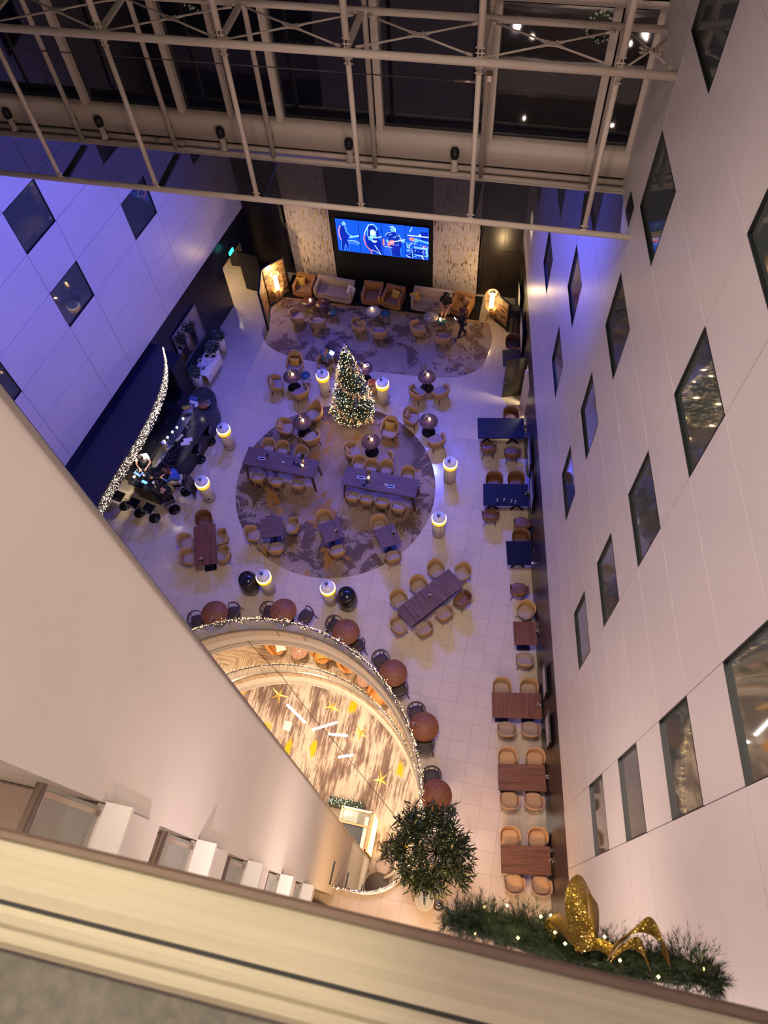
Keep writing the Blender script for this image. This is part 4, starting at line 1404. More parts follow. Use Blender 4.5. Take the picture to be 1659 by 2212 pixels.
# sofas and box armchairs
def mk_sofa(w, m_, seats, name):
    def f():
        t = empty(name)
        d = .80
        MB().box((0, .32, .44), (w, .14, .62)).build('backrest', m_, t)
        for sx in (-1, 1):
            MB().box((sx * (w / 2 - .055), 0, .40), (.11, d - .02, .52)).build('armrest', m_, t)
        MB().box((0, -.04, .16), (w - .22, d - .10, .16)).build('base', m_, t)
        for k in range(seats):
            ww = (w - .24) / seats
            b = MB(); b.box((-(w - .24) / 2 + ww * (k + .5), -.07, .32), (ww - .012, d - .20, .14))
            b.build('seat_cushion', m_seatgrey if m_ is m_sofa else m_orange2, t)
        for sx in (-1, 1):
            for sy in (-1, 1):
                MB().box((sx * (w / 2 - .08), sy * .34, .05), (.05, .05, .10)).build('leg', m_black, t)
        return t
    return f


place('arm_o', mk_sofa(.85, m_tanleather, 1, 'box_armchair'), (-9.72, 23.28, .14), RD(-3), 'orange box armchair with cushion nearest the folding screen', 'armchair', 'orange box armchairs on the platform')
clone(PROTO['arm_o'], (-6.68, 23.30, .14), RD(0), 'orange box armchair without cushion below the video screens', 'orange box armchairs on the platform')
clone(PROTO['arm_o'], (-5.74, 23.22, .14), RD(-8), 'orange box armchair with mustard cushion below the video screens', 'orange box armchairs on the platform')
clone(PROTO['arm_o'], (-2.78, 23.26, .14), RD(-12), 'orange box armchair beside the seated woman, nearest the lamp', 'orange box armchairs on the platform')
place('sofa', mk_sofa(1.68, m_sofa, 2, 'two_seat_sofa'), (-8.36, 23.26, .14), RD(-4), 'oatmeal two seat sofa with a white cushion', 'sofa', 'oatmeal sofas on the platform')
clone(PROTO['sofa'], (-4.08, 23.28, .14), RD(-2), 'oatmeal two seat sofa with the seated woman', 'oatmeal sofas on the platform')
put_cushion('cush_y', m_yellow, -9.90, 23.36, .66, RD(8), RD(62), 'mustard cushion in the orange armchair nearest the folding screen')
put_cushion('cush_y', m_yellow, -5.66, 23.28, .66, RD(-20), RD(62), 'mustard cushion in the orange armchair below the video screens')
put_cushion('cush_y', m_yellow, -4.82, 23.26, .68, RD(30), RD(62), 'mustard cushion on the sofa with the seated woman')
put_cushion('cush_w', m_whitecloth, -7.62, 23.20, .66, RD(-30), RD(58), 'white cushion on the oatmeal sofa nearest the folding screen')
put_cushion('cush_t', m_tan, -2.60, 23.36, .66, RD(-30), RD(66), 'brown cushion in the orange armchair nearest the lamp')
tag(MB().box((-3.86, 23.12, .545), (.08, .15, .01), rz=.3).build('phone', m_blackgloss), 'black phone lying on the sofa beside the seated woman', 'phone')


# basket floor lamps
def mk_lamp():
    t = empty('basket_lamp')
    b = MB()
    nb = 30
    for k in range(nb):
        a = 2 * pi * k / nb
        prof = [(.13, 1.80), (.22, 1.78), (.285, 1.66), (.295, 1.40), (.29, 1.15), (.24, .95), (.13, .84), (.11, .80)]
        b.tube([(r * cos(a), r * sin(a), z) for r, z in prof], .0075, 5)
    b.build('basket_shade', mat('cane ribs', (.55, .32, .13), .5), t)
    b = MB()
    for k in range(22):
        a = 2 * pi * k / 22
        b.tube([(r * cos(a), r * sin(a), z) for r, z in ((.11, .82), (.13, .55), (.19, .12), (.21, .01))], .0055, 5)
    b.tube([(.21 * cos(2 * pi * k / 24), .21 * sin(2 * pi * k / 24), .01) for k in range(24)], .008, 5, True)
    b.build('flared_foot', mat('cane foot', (.46, .24, .10), .5), t)
    MB().lathe([(.01, .98), (.095, .98), (.095, 1.66), (.01, 1.66)], n=18).build('glowing_tube', mat('lamp tube', (1, .85, .6), .5, emit=14, ecol=(1, .74, .38)), t)
    return t


for x, y, lb in ((-10.66, 22.50, 'beside the tall folding screen'), (-1.52, 22.91, 'beside the short striped screen')):
    place('lamp', mk_lamp, (x, y, 0), 0, 'glowing cane basket floor lamp ' + lb, 'floor lamp', 'cane basket floor lamps')
    point((x, y, 1.86), 75, (1, .68, .32), .05)
    point((x, y, .90), 10, (1, .66, .30), .05)
spot((-1.25, 23.5, 5.2), (-1.6, 24.6, 2.2), 260, (1, .78, .42), 45, .8, .05)
spot((-1.2, 23.2, 5.5), (1.2, 22.3, 5.2), 90, (1, .80, .50), 60, .9, .05)
spot((-11.5, 21.6, 3.6), (-12.6, 22.0, 2.4), 40, (1, .76, .42), 70, .9, .05)
spot((-2.6, 20.6, 8.5), (-3.2, 24.3, 2.0), 800, (1, .78, .52), 26, .9, .05)  # added spots out in the hall, brightening the wallpaper panels
spot((-10.0, 20.6, 8.5), (-9.5, 24.3, 2.2), 800, (1, .78, .54), 26, .9, .05)


# ================================================================ TABLES
def slab_table(name, corners, z, m_, label, cat, legkind, th=.035, group=None, halves=False):
    """tabletop from its four floor-plan corners; legs or pedestals below"""
    cs = [Vector(c) for c in corners]
    c0 = sum(cs, Vector((0, 0))) / 4
    ux = ((cs[1] - cs[0]) + (cs[2] - cs[3])) / 2; uy = ((cs[0] - cs[3]) + (cs[1] - cs[2])) / 2
    w_, d_ = ux.length, uy.length
    ang = math.atan2(ux.y, ux.x)
    t = thing(name, label, cat, (c0.x, c0.y, 0), ang, group)
    if halves:
        for sx in (-1, 1):
            MB().box((sx * w_ / 4, 0, z - th / 2), (w_ / 2 - .004, d_, th)).build('tabletop', m_, t)
    else:
        MB().box((0, 0, z - th / 2), (w_, d_, th)).build('tabletop', m_, t)
    if legkind == 'splay':
        for sx in (-1, 1):
            for sy in (-1, 1):
                MB().add(*_leg((sx * (w_ / 2 - .12), sy * (d_ / 2 - .12), z - th), (sx * (w_ / 2 - .03), sy * (d_ / 2 - .02), 0), .085, .06)).build('leg', m_darkwood, t)
        b = MB().box((0, 0, z - .10), (w_ - .3, d_ - .3, .10)); b.build('apron', m_darkwood, t)
    elif legkind == 'xfoot':
        for sx in ((-1, 1) if w_ > 1.2 else (0,)):
            b = MB().cyl((sx * w_ * .28, 0, .04), (sx * w_ * .28, 0, z - th), .045, n=12)
            for a in (45, 135):
                b.box((sx * w_ * .28, 0, .03), (.62, .06, .04), rz=RD(a))
            b.build('pedestal', m_black, t)
    elif legkind == 'plate':
        for sx in ((-1, 1) if w_ > 1.1 else (0,)):
            b = MB().box((sx * w_ * .27, 0, .012), (.42, d_ * .86, .024)); b.box((sx * w_ * .27, 0, z / 2), (.08, .08, z - th))
            b.build('pedestal', m_black, t)
    return t, c0, ang


def _leg(a, b2, wa, wb):
    P = []
    for c, w_ in ((a, wa), (b2, wb)):
        for x, y in ((-1, -1), (1, -1), (1, 1), (-1, 1)):
            P.append((c[0] + x * w_ / 2, c[1] + y * w_ / 2, c[2]))
    return P, [(0, 1, 2, 3), (7, 6, 5, 4), (0, 4, 5, 1), (1, 5, 6, 2), (2, 6, 7, 3), (3, 7, 4, 0)]


slab_table('high_table', [(-9.50, 14.42), (-6.69, 14.30), (-6.74, 13.50), (-9.52, 13.67)], .98, m_purplewood_x, 'long high communal table on the round carpet nearer the bar', 'table', 'splay', .06, 'long high tables')
slab_table('high_table', [(-5.65, 14.24), (-2.88, 14.12), (-2.91, 13.35), (-5.67, 13.45)], .98, m_purplewood_x, 'long high communal table on the round carpet nearer the pictures', 'table', 'splay', .06, 'long high tables')
T1 = 'at the bar end high table'; T2 = 'at the picture end high table'
for x, y, phi, wh in ((-8.84, 14.72, 268, T1 + ', far side, nearest the bar'), (-8.28, 14.70, 272, T1 + ', far side, middle'), (-7.52, 14.62, 268, T1 + ', far side, by the flower vase'),
                      (-8.86, 13.32, 92, T1 + ', near side, nearest the bar'), (-8.12, 13.28, 88, T1 + ', near side, middle'), (-7.30, 13.30, 90, T1 + ', near side, by the flower vase'),
                      (-5.27, 14.58, 268, T2 + ', far side, end nearest the bar'), (-4.80, 14.50, 272, T2 + ', far side, behind the dried grass'), (-4.22, 14.55, 270, T2 + ', far side, beyond the dried grass'), (-3.38, 14.42, 268, T2 + ', far side, nearest the pictures'),
                      (-5.18, 13.16, 92, T2 + ', near side, end nearest the bar'), (-4.66, 13.14, 92, T2 + ', near side, second from the bar'), (-4.08, 13.12, 90, T2 + ', near side, third from the bar'), (-3.46, 13.02, 92, T2 + ', near side, nearest the pictures')):
    chair('high', x, y, phi, wh)

slab_table('square_table', [(-8.27, 11.60), (-7.50, 11.86), (-7.24, 11.14), (-7.97, 10.86)], .75, m_purplewood_x, 'square table on the round carpet with three chairs', 'table', 'plate')
slab_table('square_table', [(-6.15, 11.76), (-5.51, 12.16), (-5.11, 11.48), (-5.72, 11.08)], .75, m_purplewood, 'square table on the round carpet, middle one with two chairs', 'table', 'plate')
slab_table('square_table', [(-4.15, 11.92), (-3.50, 12.31), (-3.06, 11.67), (-3.67, 11.25)], .75, m_purplewood, 'square table on the round carpet edge nearest the pictures', 'table', 'plate')
for x, y, phi, wh in ((-8.42, 11.08, 18, 'at the three chair square table, nearest the bar'), (-7.10, 11.66, 198, 'at the three chair square table, facing the bar'), (-7.46, 10.72, 105, 'at the three chair square table, nearest the railing'),
                      (-6.02, 12.12, 300, 'at the middle square table, backing onto the high tables'), (-5.26, 11.02, 118, 'at the middle square table, nearest the railing'),
                      (-4.02, 12.28, 300, 'at the square table nearest the pictures, far side'), (-3.28, 11.16, 118, 'at the square table nearest the pictures, carpet edge side')):
    chair('shell', x, y, phi, wh)
for x, y, z, lb in ((-8.02, 11.74, .75, 'three chair square table'), (-5.40, 11.62, .75, 'middle square table'), (-3.40, 11.92, .75, 'square table nearest the pictures'),
                    (-9.80, 9.64, .75, 'walnut table by the bar stools'), (-1.72, 9.78, .75, 'angled purple table'), (-8.70, 7.58, .76, 'round walnut table nearest the gallery wall'), (-6.46, 8.06, .76, 'round walnut table beside the drum'),
                    (-4.33, 7.74, .76, 'round walnut table by the divider'), (-2.73, 6.72, .76, 'round walnut table on the curve'), (-1.42, 5.48, .76, 'round walnut table beside the peach chairs'),
                    (2.24, 6.80, .75, 'walnut table with tan chairs by the pictures'), (2.74, 4.72, .75, 'middle walnut table with peach chairs'), (3.10, 2.52, .75, 'walnut table nearest the potted tree'), (1.92, 9.20, .75, 'short walnut table by the wall'),
                    (1.52, 12.10, .75, 'short navy table'), (1.02, 14.34, .75, 'middle navy table'), (.58, 17.25, .75, 'navy table nearest the black door'), (.10, 20.55, .75, 'black table behind the open door')):
    place('vase', mk_vase, (x, y, z), x * 3, 'dark vase with blossom on the ' + lb, 'vase', 'small table vases')

slab_table('walnut_table', [(-10.58, 10.87), (-9.82, 11.13), (-9.26, 9.66), (-9.98, 9.36)], .75, m_walnut_y, 'walnut dining table with five chairs below the bar stools', 'table', 'plate', halves=False)
for k, x, y, phi, wh in (('brown', -10.36, 11.32, 285, 'at the head of the walnut table below the bar stools'), ('shell', -10.72, 10.34, 15, 'at the walnut table below the bar, bar side, farther'), ('shell', -10.44, 9.78, 15, 'at the walnut table below the bar, bar side, nearer'),
                      ('shell', -9.52, 10.72, 200, 'at the walnut table below the bar, carpet side, farther'), ('shell', -9.24, 10.10, 200, 'at the walnut table below the bar, carpet side, nearer')):
    chair(k, x, y, phi, wh)

slab_table('angled_table', [(-1.28, 10.94), (-.67, 10.42), (-2.13, 8.62), (-2.76, 9.11)], .75, m_purplewood_x, 'long purple brown table set at an angle on the tiles', 'table', 'plate')
for k, x, y, phi, wh in (('shell', -1.72, 10.92, 320, 'at the angled table, bar side, farthest'), ('shell', -2.20, 10.22, 318, 'at the angled table, bar side, middle'), ('shell', -2.76, 9.58, 318, 'at the angled table, bar side, nearest'),
                         ('shell', -.80, 10.98, 222, 'at the far head of the angled table'), ('shell', -2.56, 8.66, 42, 'at the near head of the angled table'), ('shell', -1.74, 8.74, 135, 'at the angled table, wall side, nearest'),
                         ('shell', -1.18, 9.40, 140, 'at the angled table, wall side, middle'), ('brown', -.66, 10.00, 150, 'at the angled table, wall side, farthest')):
    chair(k, x, y, phi, wh)


def mk_rwal():
    t = empty('round_walnut_table')
    MB().lathe([(.01, .72), (.445, .72), (.455, .735), (.45, .76), (.01, .76)], n=44).build('tabletop', m_walnut_round, t)
    MB().lathe([(.01, 0), (.26, 0), (.26, .02), (.05, .05), (.04, .7), (.12, .72), (.01, .72)], n=24).build('pedestal', m_black, t)
    return t


RW = [(-8.76, 7.84, 'nearest the gallery wall'), (-6.48, 8.36, 'beside the black drum'), (-4.22, 8.04, 'beside the black divider'), (-2.41, 6.98, 'on the curve before the angled table'), (-1.13, 5.50, 'on the curve opposite the middle walnut table'), (-.40, 3.61, 'half hidden by the potted tree')]
for i, (x, y, lb) in enumerate(RW):
    place('rwal', mk_rwal, (x, y, 0), i * .5, 'round walnut table along the railing ' + lb, 'table', 'round walnut tables along the railing')
for x, y, phi, wh in ((-9.36, 7.55, 20, 'nearest the gallery wall, bar side'), (-8.20, 8.08, 200, 'nearest the gallery wall, tree side'), (-7.02, 8.34, 0, 'beside the drum, bar side'), (-5.74, 8.42, 160, 'pulled away beside the drum'),
                      (-4.70, 8.28, 330, 'beside the divider, far side'), (-3.80, 7.72, 120, 'beside the divider, near side'), (-2.92, 7.40, 310, 'on the curve, far side'), (-2.13, 6.55, 118, 'on the curve, near side'),
                      (-1.46, 5.96, 290, 'opposite the middle walnut table, far side'), (-1.00, 4.98, 105, 'opposite the middle walnut table, near side'), (-.64, 4.14, 280, 'behind the potted tree')):
    chair('ring', x, y, phi, 'at the railing tables, ' + wh)

slab_table('navy_table', [(-1.25, 17.38), (.47, 17.67), (.63, 16.75), (-1.10, 16.46)], .75, m_navy, 'long navy table nearest the open black door', 'table', 'xfoot', .035, 'navy tables along the wall')
slab_table('navy_table', [(-.61, 14.51), (.97, 14.77), (1.12, 13.88), (-.47, 13.61)], .75, m_navy, 'long navy table with glasses between the pictures', 'table', 'xfoot', .035, 'navy tables along the wall')
slab_table('navy_table', [(.51, 12.34), (1.36, 12.50), (1.50, 11.60), (.66, 11.44)], .75, m_navy, 'short navy table nearest the angled table', 'table', 'xfoot', .035, 'navy tables along the wall')
slab_table('black_table', [(-.80, 20.88), (.10, 21.02), (.28, 20.20), (-.60, 20.05)], .75, m_black, 'black table between the open door and the striped screen', 'table', 'plate')
slab_table('walnut_table', [(1.12, 9.44), (1.86, 9.57), (1.99, 8.78), (1.26, 8.65)], .75, m_walnut_y, 'short walnut table against the dark wall with two chairs', 'table', 'plate', .03)
slab_table('walnut_table', [(.76, 6.97), (2.26, 7.23), (2.40, 6.44), (.89, 6.19)], .75, m_walnut_y, 'walnut table with four tan chairs below the two pictures', 'table', 'plate', .03, None, True)
slab_table('walnut_table', [(1.25, 4.85), (2.62, 5.10), (2.75, 4.34), (1.36, 4.10)], .75, m_walnut_x, 'walnut table with four peach chairs, the farther of two', 'table', 'plate', .03, None, True)
slab_table('walnut_table', [(1.63, 2.65), (3.00, 2.88), (3.13, 2.13), (1.74, 1.92)], .75, m_walnut_x, 'walnut table with four peach chairs nearest the viewer', 'table', 'plate', .03, None, True)
for k, x, y, phi, wh in (
    ('brown', -.02, 17.86, 280, 'behind the navy table nearest the open door'), ('brown', -.66, 16.28, 100, 'in front of the first long navy table, carpet side'), ('brown', .24, 16.22, 100, 'in front of the first long navy table, wall side'),
    ('brown', -.24, 14.82, 280, 'behind the glasses table, carpet side'), ('brown', .54, 14.98, 280, 'behind the glasses table, wall side'), ('brown', -.18, 13.42, 100, 'in front of the glasses table'),
    ('brown', .98, 13.28, 95, 'alone between two navy tables'), ('brown', 1.00, 12.66, 280, 'behind the short navy table'), ('brown', 1.18, 10.72, 95, 'alone on the tiles by the wall'), ('brown', -.40, 21.50, 280, 'behind the black table'),
    ('shell', 1.50, 9.98, 240, 'at the short walnut table by the wall, far side'), ('shell', 1.66, 8.30, 95, 'at the short walnut table by the wall, near side'),
    ('shell', 1.06, 7.22, 280, 'at the walnut table below the pictures, far side, aisle end'), ('shell', 1.90, 7.36, 280, 'at the walnut table below the pictures, far side, wall end'),
    ('shell', 1.38, 5.98, 100, 'at the walnut table below the pictures, near side, aisle end'), ('shell', 2.10, 6.12, 100, 'at the walnut table below the pictures, near side, wall end'),
    ('peach', 1.52, 5.12, 280, 'at the farther peach chair table, far side, aisle end'), ('peach', 2.34, 5.26, 280, 'at the farther peach chair table, far side, wall end'),
    ('peach', 1.74, 3.92, 100, 'at the farther peach chair table, near side, aisle end'), ('peach', 2.44, 4.05, 100, 'at the farther peach chair table, near side, wall end'),
    ('peach', 1.88, 2.92, 280, 'at the table nearest the viewer, far side, aisle end'), ('peach', 2.66, 3.05, 280, 'at the table nearest the viewer, far side, wall end'),
    ('peach', 2.16, 1.74, 105, 'at the table nearest the viewer, near side, aisle end'), ('peach', 2.90, 1.84, 100, 'at the table nearest the viewer, near side, wall end')):
    chair(k, x, y, phi, wh)


# small things on tables
def mk_glass():
    t = empty('wine_glass')
    MB().lathe([(.03, 0), (.032, .003), (.005, .008), (.004, .07), (.03, .10), (.034, .14), (.028, .17)], n=12).build('glass_bowl', mat('drinking glass', (.6, .6, .62), .05, alpha=.55, spec=.8), t)
    MB().lathe([(.01, .06), (.02, .10), (.02, .12), (.01, .13)], n=8).build('napkin', m_ceramic, t)
    return t


for i, (x, y) in enumerate(((-.02, 13.86), (.22, 13.92), (.48, 13.92), (.62, 13.90))):
    place('wglass', mk_glass, (x, y, .75), i, 'small wine glass on the navy table, %s from the aisle' % ('first', 'second', 'third', 'fourth')[i], 'glass', 'glasses on the middle navy table')
tag(MB().lathe([(.01, 0), (.05, 0), (.055, .02), (.01, .025)], (1.5, 11.66, .75), 12).build('saucer', m_ceramic), 'small white saucer on the short navy table', 'saucer')
tag(MB().box((.59, 16.04, .003), (.20, .16, .004), rz=.2).build('paper_napkin', m_whitecloth), 'white paper napkin dropped on the tiles between navy tables', 'napkin')


def tray(x, y, z, rz, label, tall):
    t = thing('serving_tray', label, 'tray', (x, y, z), rz)
    b = MB().box((0, 0, .008), (.46, .16, .016)); b.build('tray_board', m_black, t)
    for k in range(4):
        tag_ = MB().lathe([(.01, .016), (.022, .016), (.024, .08), (.012, .10), (.01, .11)], (-.18 + .085 * k, .02 * (k % 2), 0), 10).build('jar', m_ceramic if k % 2 else m_blackgloss, t)
    MB().lathe([(.01, .016), (.035, .016), (.04, .07), (.03, .10), (.01, .10)], (.17, 0, 0), 12).build('tea_light', m_candle, t)
    return t


tray(-7.42, 13.98, .98, -.2, 'black condiment tray on the high table nearer the bar', 1)
tray(-4.78, 13.70, .98, 1.25, 'black condiment tray on the high table nearer the pictures', 1)


def bouquet(x, y, z, m_, label, h=.42):
    t = thing('flower_vase', label, 'vase', (x, y, z))
    MB().lathe([(.01, 0), (.05, 0), (.06, .08), (.04, .15), (.035, .18), (.02, .18)], n=14).build('vase', m_ceramic, t)
    b = MB(); rnd = random.Random(int(x * 10))
    for k in range(40):
        a = rnd.uniform(0, 2 * pi); r = rnd.uniform(.03, .17); hh = h * rnd.uniform(.6, 1.1)
        p = Vector((r * cos(a), r * sin(a), hh)); q = Vector((r * .3 * cos(a), r * .3 * sin(a), .15))
        n = Vector((-sin(a), cos(a), 0)) * .014; m = (p + q) / 2 + Vector((0, 0, .03))
        b.add([q, m + n, p, m - n], [(0, 1, 2, 3)])
    b.build('stems', m_, t)


bouquet(-7.28, 14.14, .98, m_leafdark, 'green leafy flower vase on the high table nearer the bar')
bouquet(-4.72, 13.92, .98, mat('dried grass', (.42, .26, .12), .8), 'dried grass vase on the high table nearer the pictures')
m_panelw = mat('socket plate', (.55, .60, .70), .3)
for x, y, lb in ((-8.86, 14.00, 'high table nearer the bar'), (-5.02, 13.84, 'high table nearer the pictures, bar end'), (-3.86, 13.66, 'high table nearer the pictures, wall end')):
    t = thing('power_plate', 'pale rimmed power outlet plate set in the ' + lb, 'outlet', (x, y, .98), -.04)
    MB().box((0, 0, .004), (.26, .11, .008)).build('plate', m_panelw, t)
    MB().box((0, 0, .006), (.20, .06, .008)).build('sockets', m_blackgloss, t)
for x, y, z, lb in ((-8.66, 14.14, .98, 'small dark bottle on the high table beside the power plate'),):
    tag(MB().lathe([(.01, 0), (.03, 0), (.03, .12), (.01, .16)], (x, y, z), 10).build('bottle', m_blackgloss), lb, 'bottle')
for i, (x, y) in enumerate(((-8.02, 13.98), (-4.82, 13.82), (-4.06, 13.70))):
    tag(MB().lathe([(.01, 0), (.045, 0), (.05, .01), (.01, .012)], (x, y, .98), 14).build('coaster', m_ceramic), 'round pale coaster on a high table ' + ('by the jars', 'beside the dried grass', 'beside the lit plate')[i], 'coaster')


def plate(x, y, z, r, lb, m_=None):
    t = thing('plate', lb, 'plate', (x, y, z))
    MB().lathe([(.005, .004), (r * .7, .004), (r, .016), (r, .02), (r * .68, .009), (.005, .009)], n=20).build('dish', m_ceramic, t)
    MB().lathe([(.005, .01), (r * .4, .01), (r * .3, .03), (.005, .035)], n=12).build('food', m_ or mat('food', (.25, .10, .05), .6), t)


plate(-3.98, 22.48, .56, .11, 'white plate with food on the grey table by the seated woman')
plate(-3.84, 22.28, .56, .10, 'white plate nearest the candle by the seated woman')
plate(-6.0, 19.20, .74, .10, 'white plate on the table hidden behind the tree')
plate(-6.22, 18.88, .74, .09, 'white plate beside the tree on the hidden table')
tag(MB().box((-4.0, 22.25, .575), (.16, .05, .02), rz=.5).build('folded_napkin', m_whitecloth), 'folded white napkin on the grey table by the woman', 'napkin')
tag(MB().box((-3.40, 22.36, .51), (.14, .08, .02), rz=-.5).build('sandwich', m_ceramic), 'pale snack on the teal table by the woman', 'snack')
t = thing('tote_bag', 'woven bag with orange red scarf on the chair behind the tree', 'bag', (-5.62, 18.44, .45))
MB().lathe([(.01, 0), (.15, 0), (.20, .12), (.18, .28), (.15, .30), (.01, .2)], n=18, sy=.8).build('bag_body', m_tan, t)
b = MB(); rnd = random.Random(9)
for k in range(26):
    b.ball((rnd.uniform(-.13, .13), rnd.uniform(-.1, .1), .30 + rnd.uniform(-.02, .06)), .03, 6)
b.build('scarf', mat('orange scarf', (.55, .10, .02), .8), t)

# ================================================================ CHRISTMAS TREE
TX, TY, TH = -6.13, 17.22, 4.1
t = thing('christmas_tree', 'tall christmas tree covered in warm lights, teal baubles and gold bows', 'christmas tree', (TX, TY, 0))
rnd = random.Random(11)
MB().cyl((0, 0, 0), (0, 0, 3.9), .07, .02, 8).build('trunk', m_bark, t)


def trad(z):
    u = max(0., min(1., (z - .25) / (TH - .25)))
    return .04 + .92 * (1 - u) ** .86 * min(1., .72 + (z - .2) * .8)


b = MB()
for k in range(1500):
    z = .22 + (TH - .3) * (rnd.random() ** 1.45)
    a = rnd.uniform(0, 2 * pi)
    R_ = trad(z) * rnd.uniform(.45, 1.04)
    p = Vector((R_ * cos(a), R_ * sin(a), z))
    d = Vector((cos(a), sin(a), rnd.uniform(-.45, .25))).normalized()
    L_ = rnd.uniform(.16, .28)
    side = d.cross(Vector((0, 0, 1))).normalized(); up = side.cross(d)
    p0 = p - d * L_ * .8
    for j in range(13):
        s = j / 12
        for q in (-1, 1):
            w_ = .075 * (1.1 - s * .6)
            base = p0 + d * L_ * s
            tip = base + side * q * w_ * rnd.uniform(.7, 1.1) + d * .05 + up * rnd.uniform(-.03, .04)
            b.add([base, base + d * .014, tip], [(0, 1, 2)])
b.build('branches', m_needle, t)
for ci, (cm, n, r) in enumerate(((m_bulb, 620, .0135), (m_bulbw, 420, .0125))):
    b = MB()
    for k in range(n):
        z = .2 + (TH - .25) * (rnd.random() ** 1.35)
        a = rnd.uniform(0, 2 * pi); R_ = trad(z) * rnd.uniform(.90, 1.06)
        b.bulb((R_ * cos(a), R_ * sin(a), z), r * rnd.uniform(.75, 1.25))
    o = b.build('fairy_lights', cm, t)
    o['kind'] = 'stuff'
m_teal = mat('teal bauble', (.03, .22, .26), .15, .6)
m_gb = mat('gold bauble', (.55, .33, .08), .2, .8)
for k in range(72):
    z = .35 + 3.3 * (rnd.random() ** 1.3); a = rnd.uniform(pi, 2 * pi) if k % 4 else rnd.uniform(0, pi)
    R_ = trad(z) * 1.0
    MB().ball((R_ * cos(a), R_ * sin(a), z), .042, 10).build('bauble', m_teal if k % 2 else m_gb, t)


def bow_mesh(sc):
    b = MB()
    for s in (-1, 1):
        rows = []
        for w_ in (-.05, .05):
            rows.append([(s * sc * x, w_ * sc * (1 + x), z * sc) for x, z in ((0, 0), (.25, .22), (.5, .30), (.62, .16), (.5, 0), (.25, -.05), (0, 0))])
        b.grid(rows)
        rows = [[(s * sc * (x + w_ * .6), w_ * sc * .6, z * sc) for x, z in ((0, 0), (.12, -.25), (.28, -.62))] for w_ in (-.16, .16)]
        b.grid(rows)
    b.ball((0, 0, 0), .08 * sc, 8)
    return b


m_bowc = mat('champagne satin', (.72, .54, .28), .4, .2)
for k in range(22):
    z = .4 + 3.1 * ((k + .5) / 22) ** 1.1; a = 3.4 + (k * 2.4) % 2.7
    R_ = trad(z) * 1.06
    o = bow_mesh(.26).build('gold_bow', m_bowc, t)
    o.location = (R_ * cos(a), R_ * sin(a), z); o.rotation_euler = (RD(-40), 0, a + pi / 2)
o = bow_mesh(.42).build('tree_topper_bow', mat('topper satin', (.80, .66, .42), .45), t)
o.location = (0, 0, TH + .05); o.rotation_euler = (RD(-50), 0, 0)
for z, r, e in ((.8, 1.05, 14), (1.8, .8, 12), (2.8, .5, 8)):
    for a in (210, 270, 330, 90):
        point((TX + r * cos(RD(a)), TY + r * sin(RD(a)), z), e * .3, (1, .66, .32), .02)

# ================================================================ BAR
t = thing('bar_counter', 'long black marble bar counter along the dark wall', 'bar', (0, 0, 0))
m_marble = mat('black marble', (.01, .01, .012), .14)
nt, n_, l_, b_ = nodes(m_marble)
fm = noise(nt, texco(nt), 1.7, 6, .65, 1.4)
l_.new(ramp(nt, fm, [(.490, (.008, .008, .011)), (.499, (.16, .15, .145)), (.507, (.008, .008, .011))]), b_.inputs['Base Color'])
m_bardark = mat('bar front', (.010, .009, .011), .35)
top_out = smooth([(-12.12, 12.60), (-11.72, 13.31), (-11.52, 14.0), (-11.36, 14.8), (-11.26, 15.5), (-11.30, 16.1), (-11.55, 16.55), (-12.0, 16.78), (-12.36, 16.6), (-12.50, 16.3)], 4)
top_in = [(-12.20, 15.9), (-12.05, 15.3), (-12.18, 14.6), (-12.36, 13.9), (-12.50, 13.2), (-12.62, 12.85)]
near = [(-13.30, 12.72), (-13.42, 12.00), (-12.34, 11.77), (-12.16, 12.3)]
MB().prism(top_out + top_in + near, 1.05, 1.10).build('marble_top', m_marble, t)
ins = [(x + (-.10 if x > -12.2 else .06), y) for x, y in top_out] + top_in + [(-13.2, 12.66), (-13.32, 12.08), (-12.42, 11.87), (-12.24, 12.3)]
MB().prism(ins, .0, 1.05).build('bar_body', m_bardark, t)
kick = [(-11.54, 16.32), (-11.62, 15.62), (-11.88, 14.23), (-12.03, 13.48), (-12.2, 12.9)]
MB().tube([(x + .02, y, .10) for x, y in kick], .022, 8).build('foot_rail', m_steel, t)
MB().prism([(-12.22, 15.9), (-12.07, 15.3), (-12.20, 14.6), (-12.38, 13.9), (-12.52, 13.2), (-12.64, 12.85), (-13.02, 12.9), (-12.88, 13.8), (-12.68, 14.8), (-12.58, 15.7)], .84, .88).build('steel_worktop', m_steel, t)
MB().prism([(-12.24, 15.9), (-12.10, 15.3), (-12.22, 14.6), (-12.40, 13.9), (-12.54, 13.2), (-12.66, 12.85), (-13.0, 12.9), (-12.86, 13.8), (-12.66, 14.8), (-12.56, 15.7)], 0, .84).build('under_counter', m_black, t)
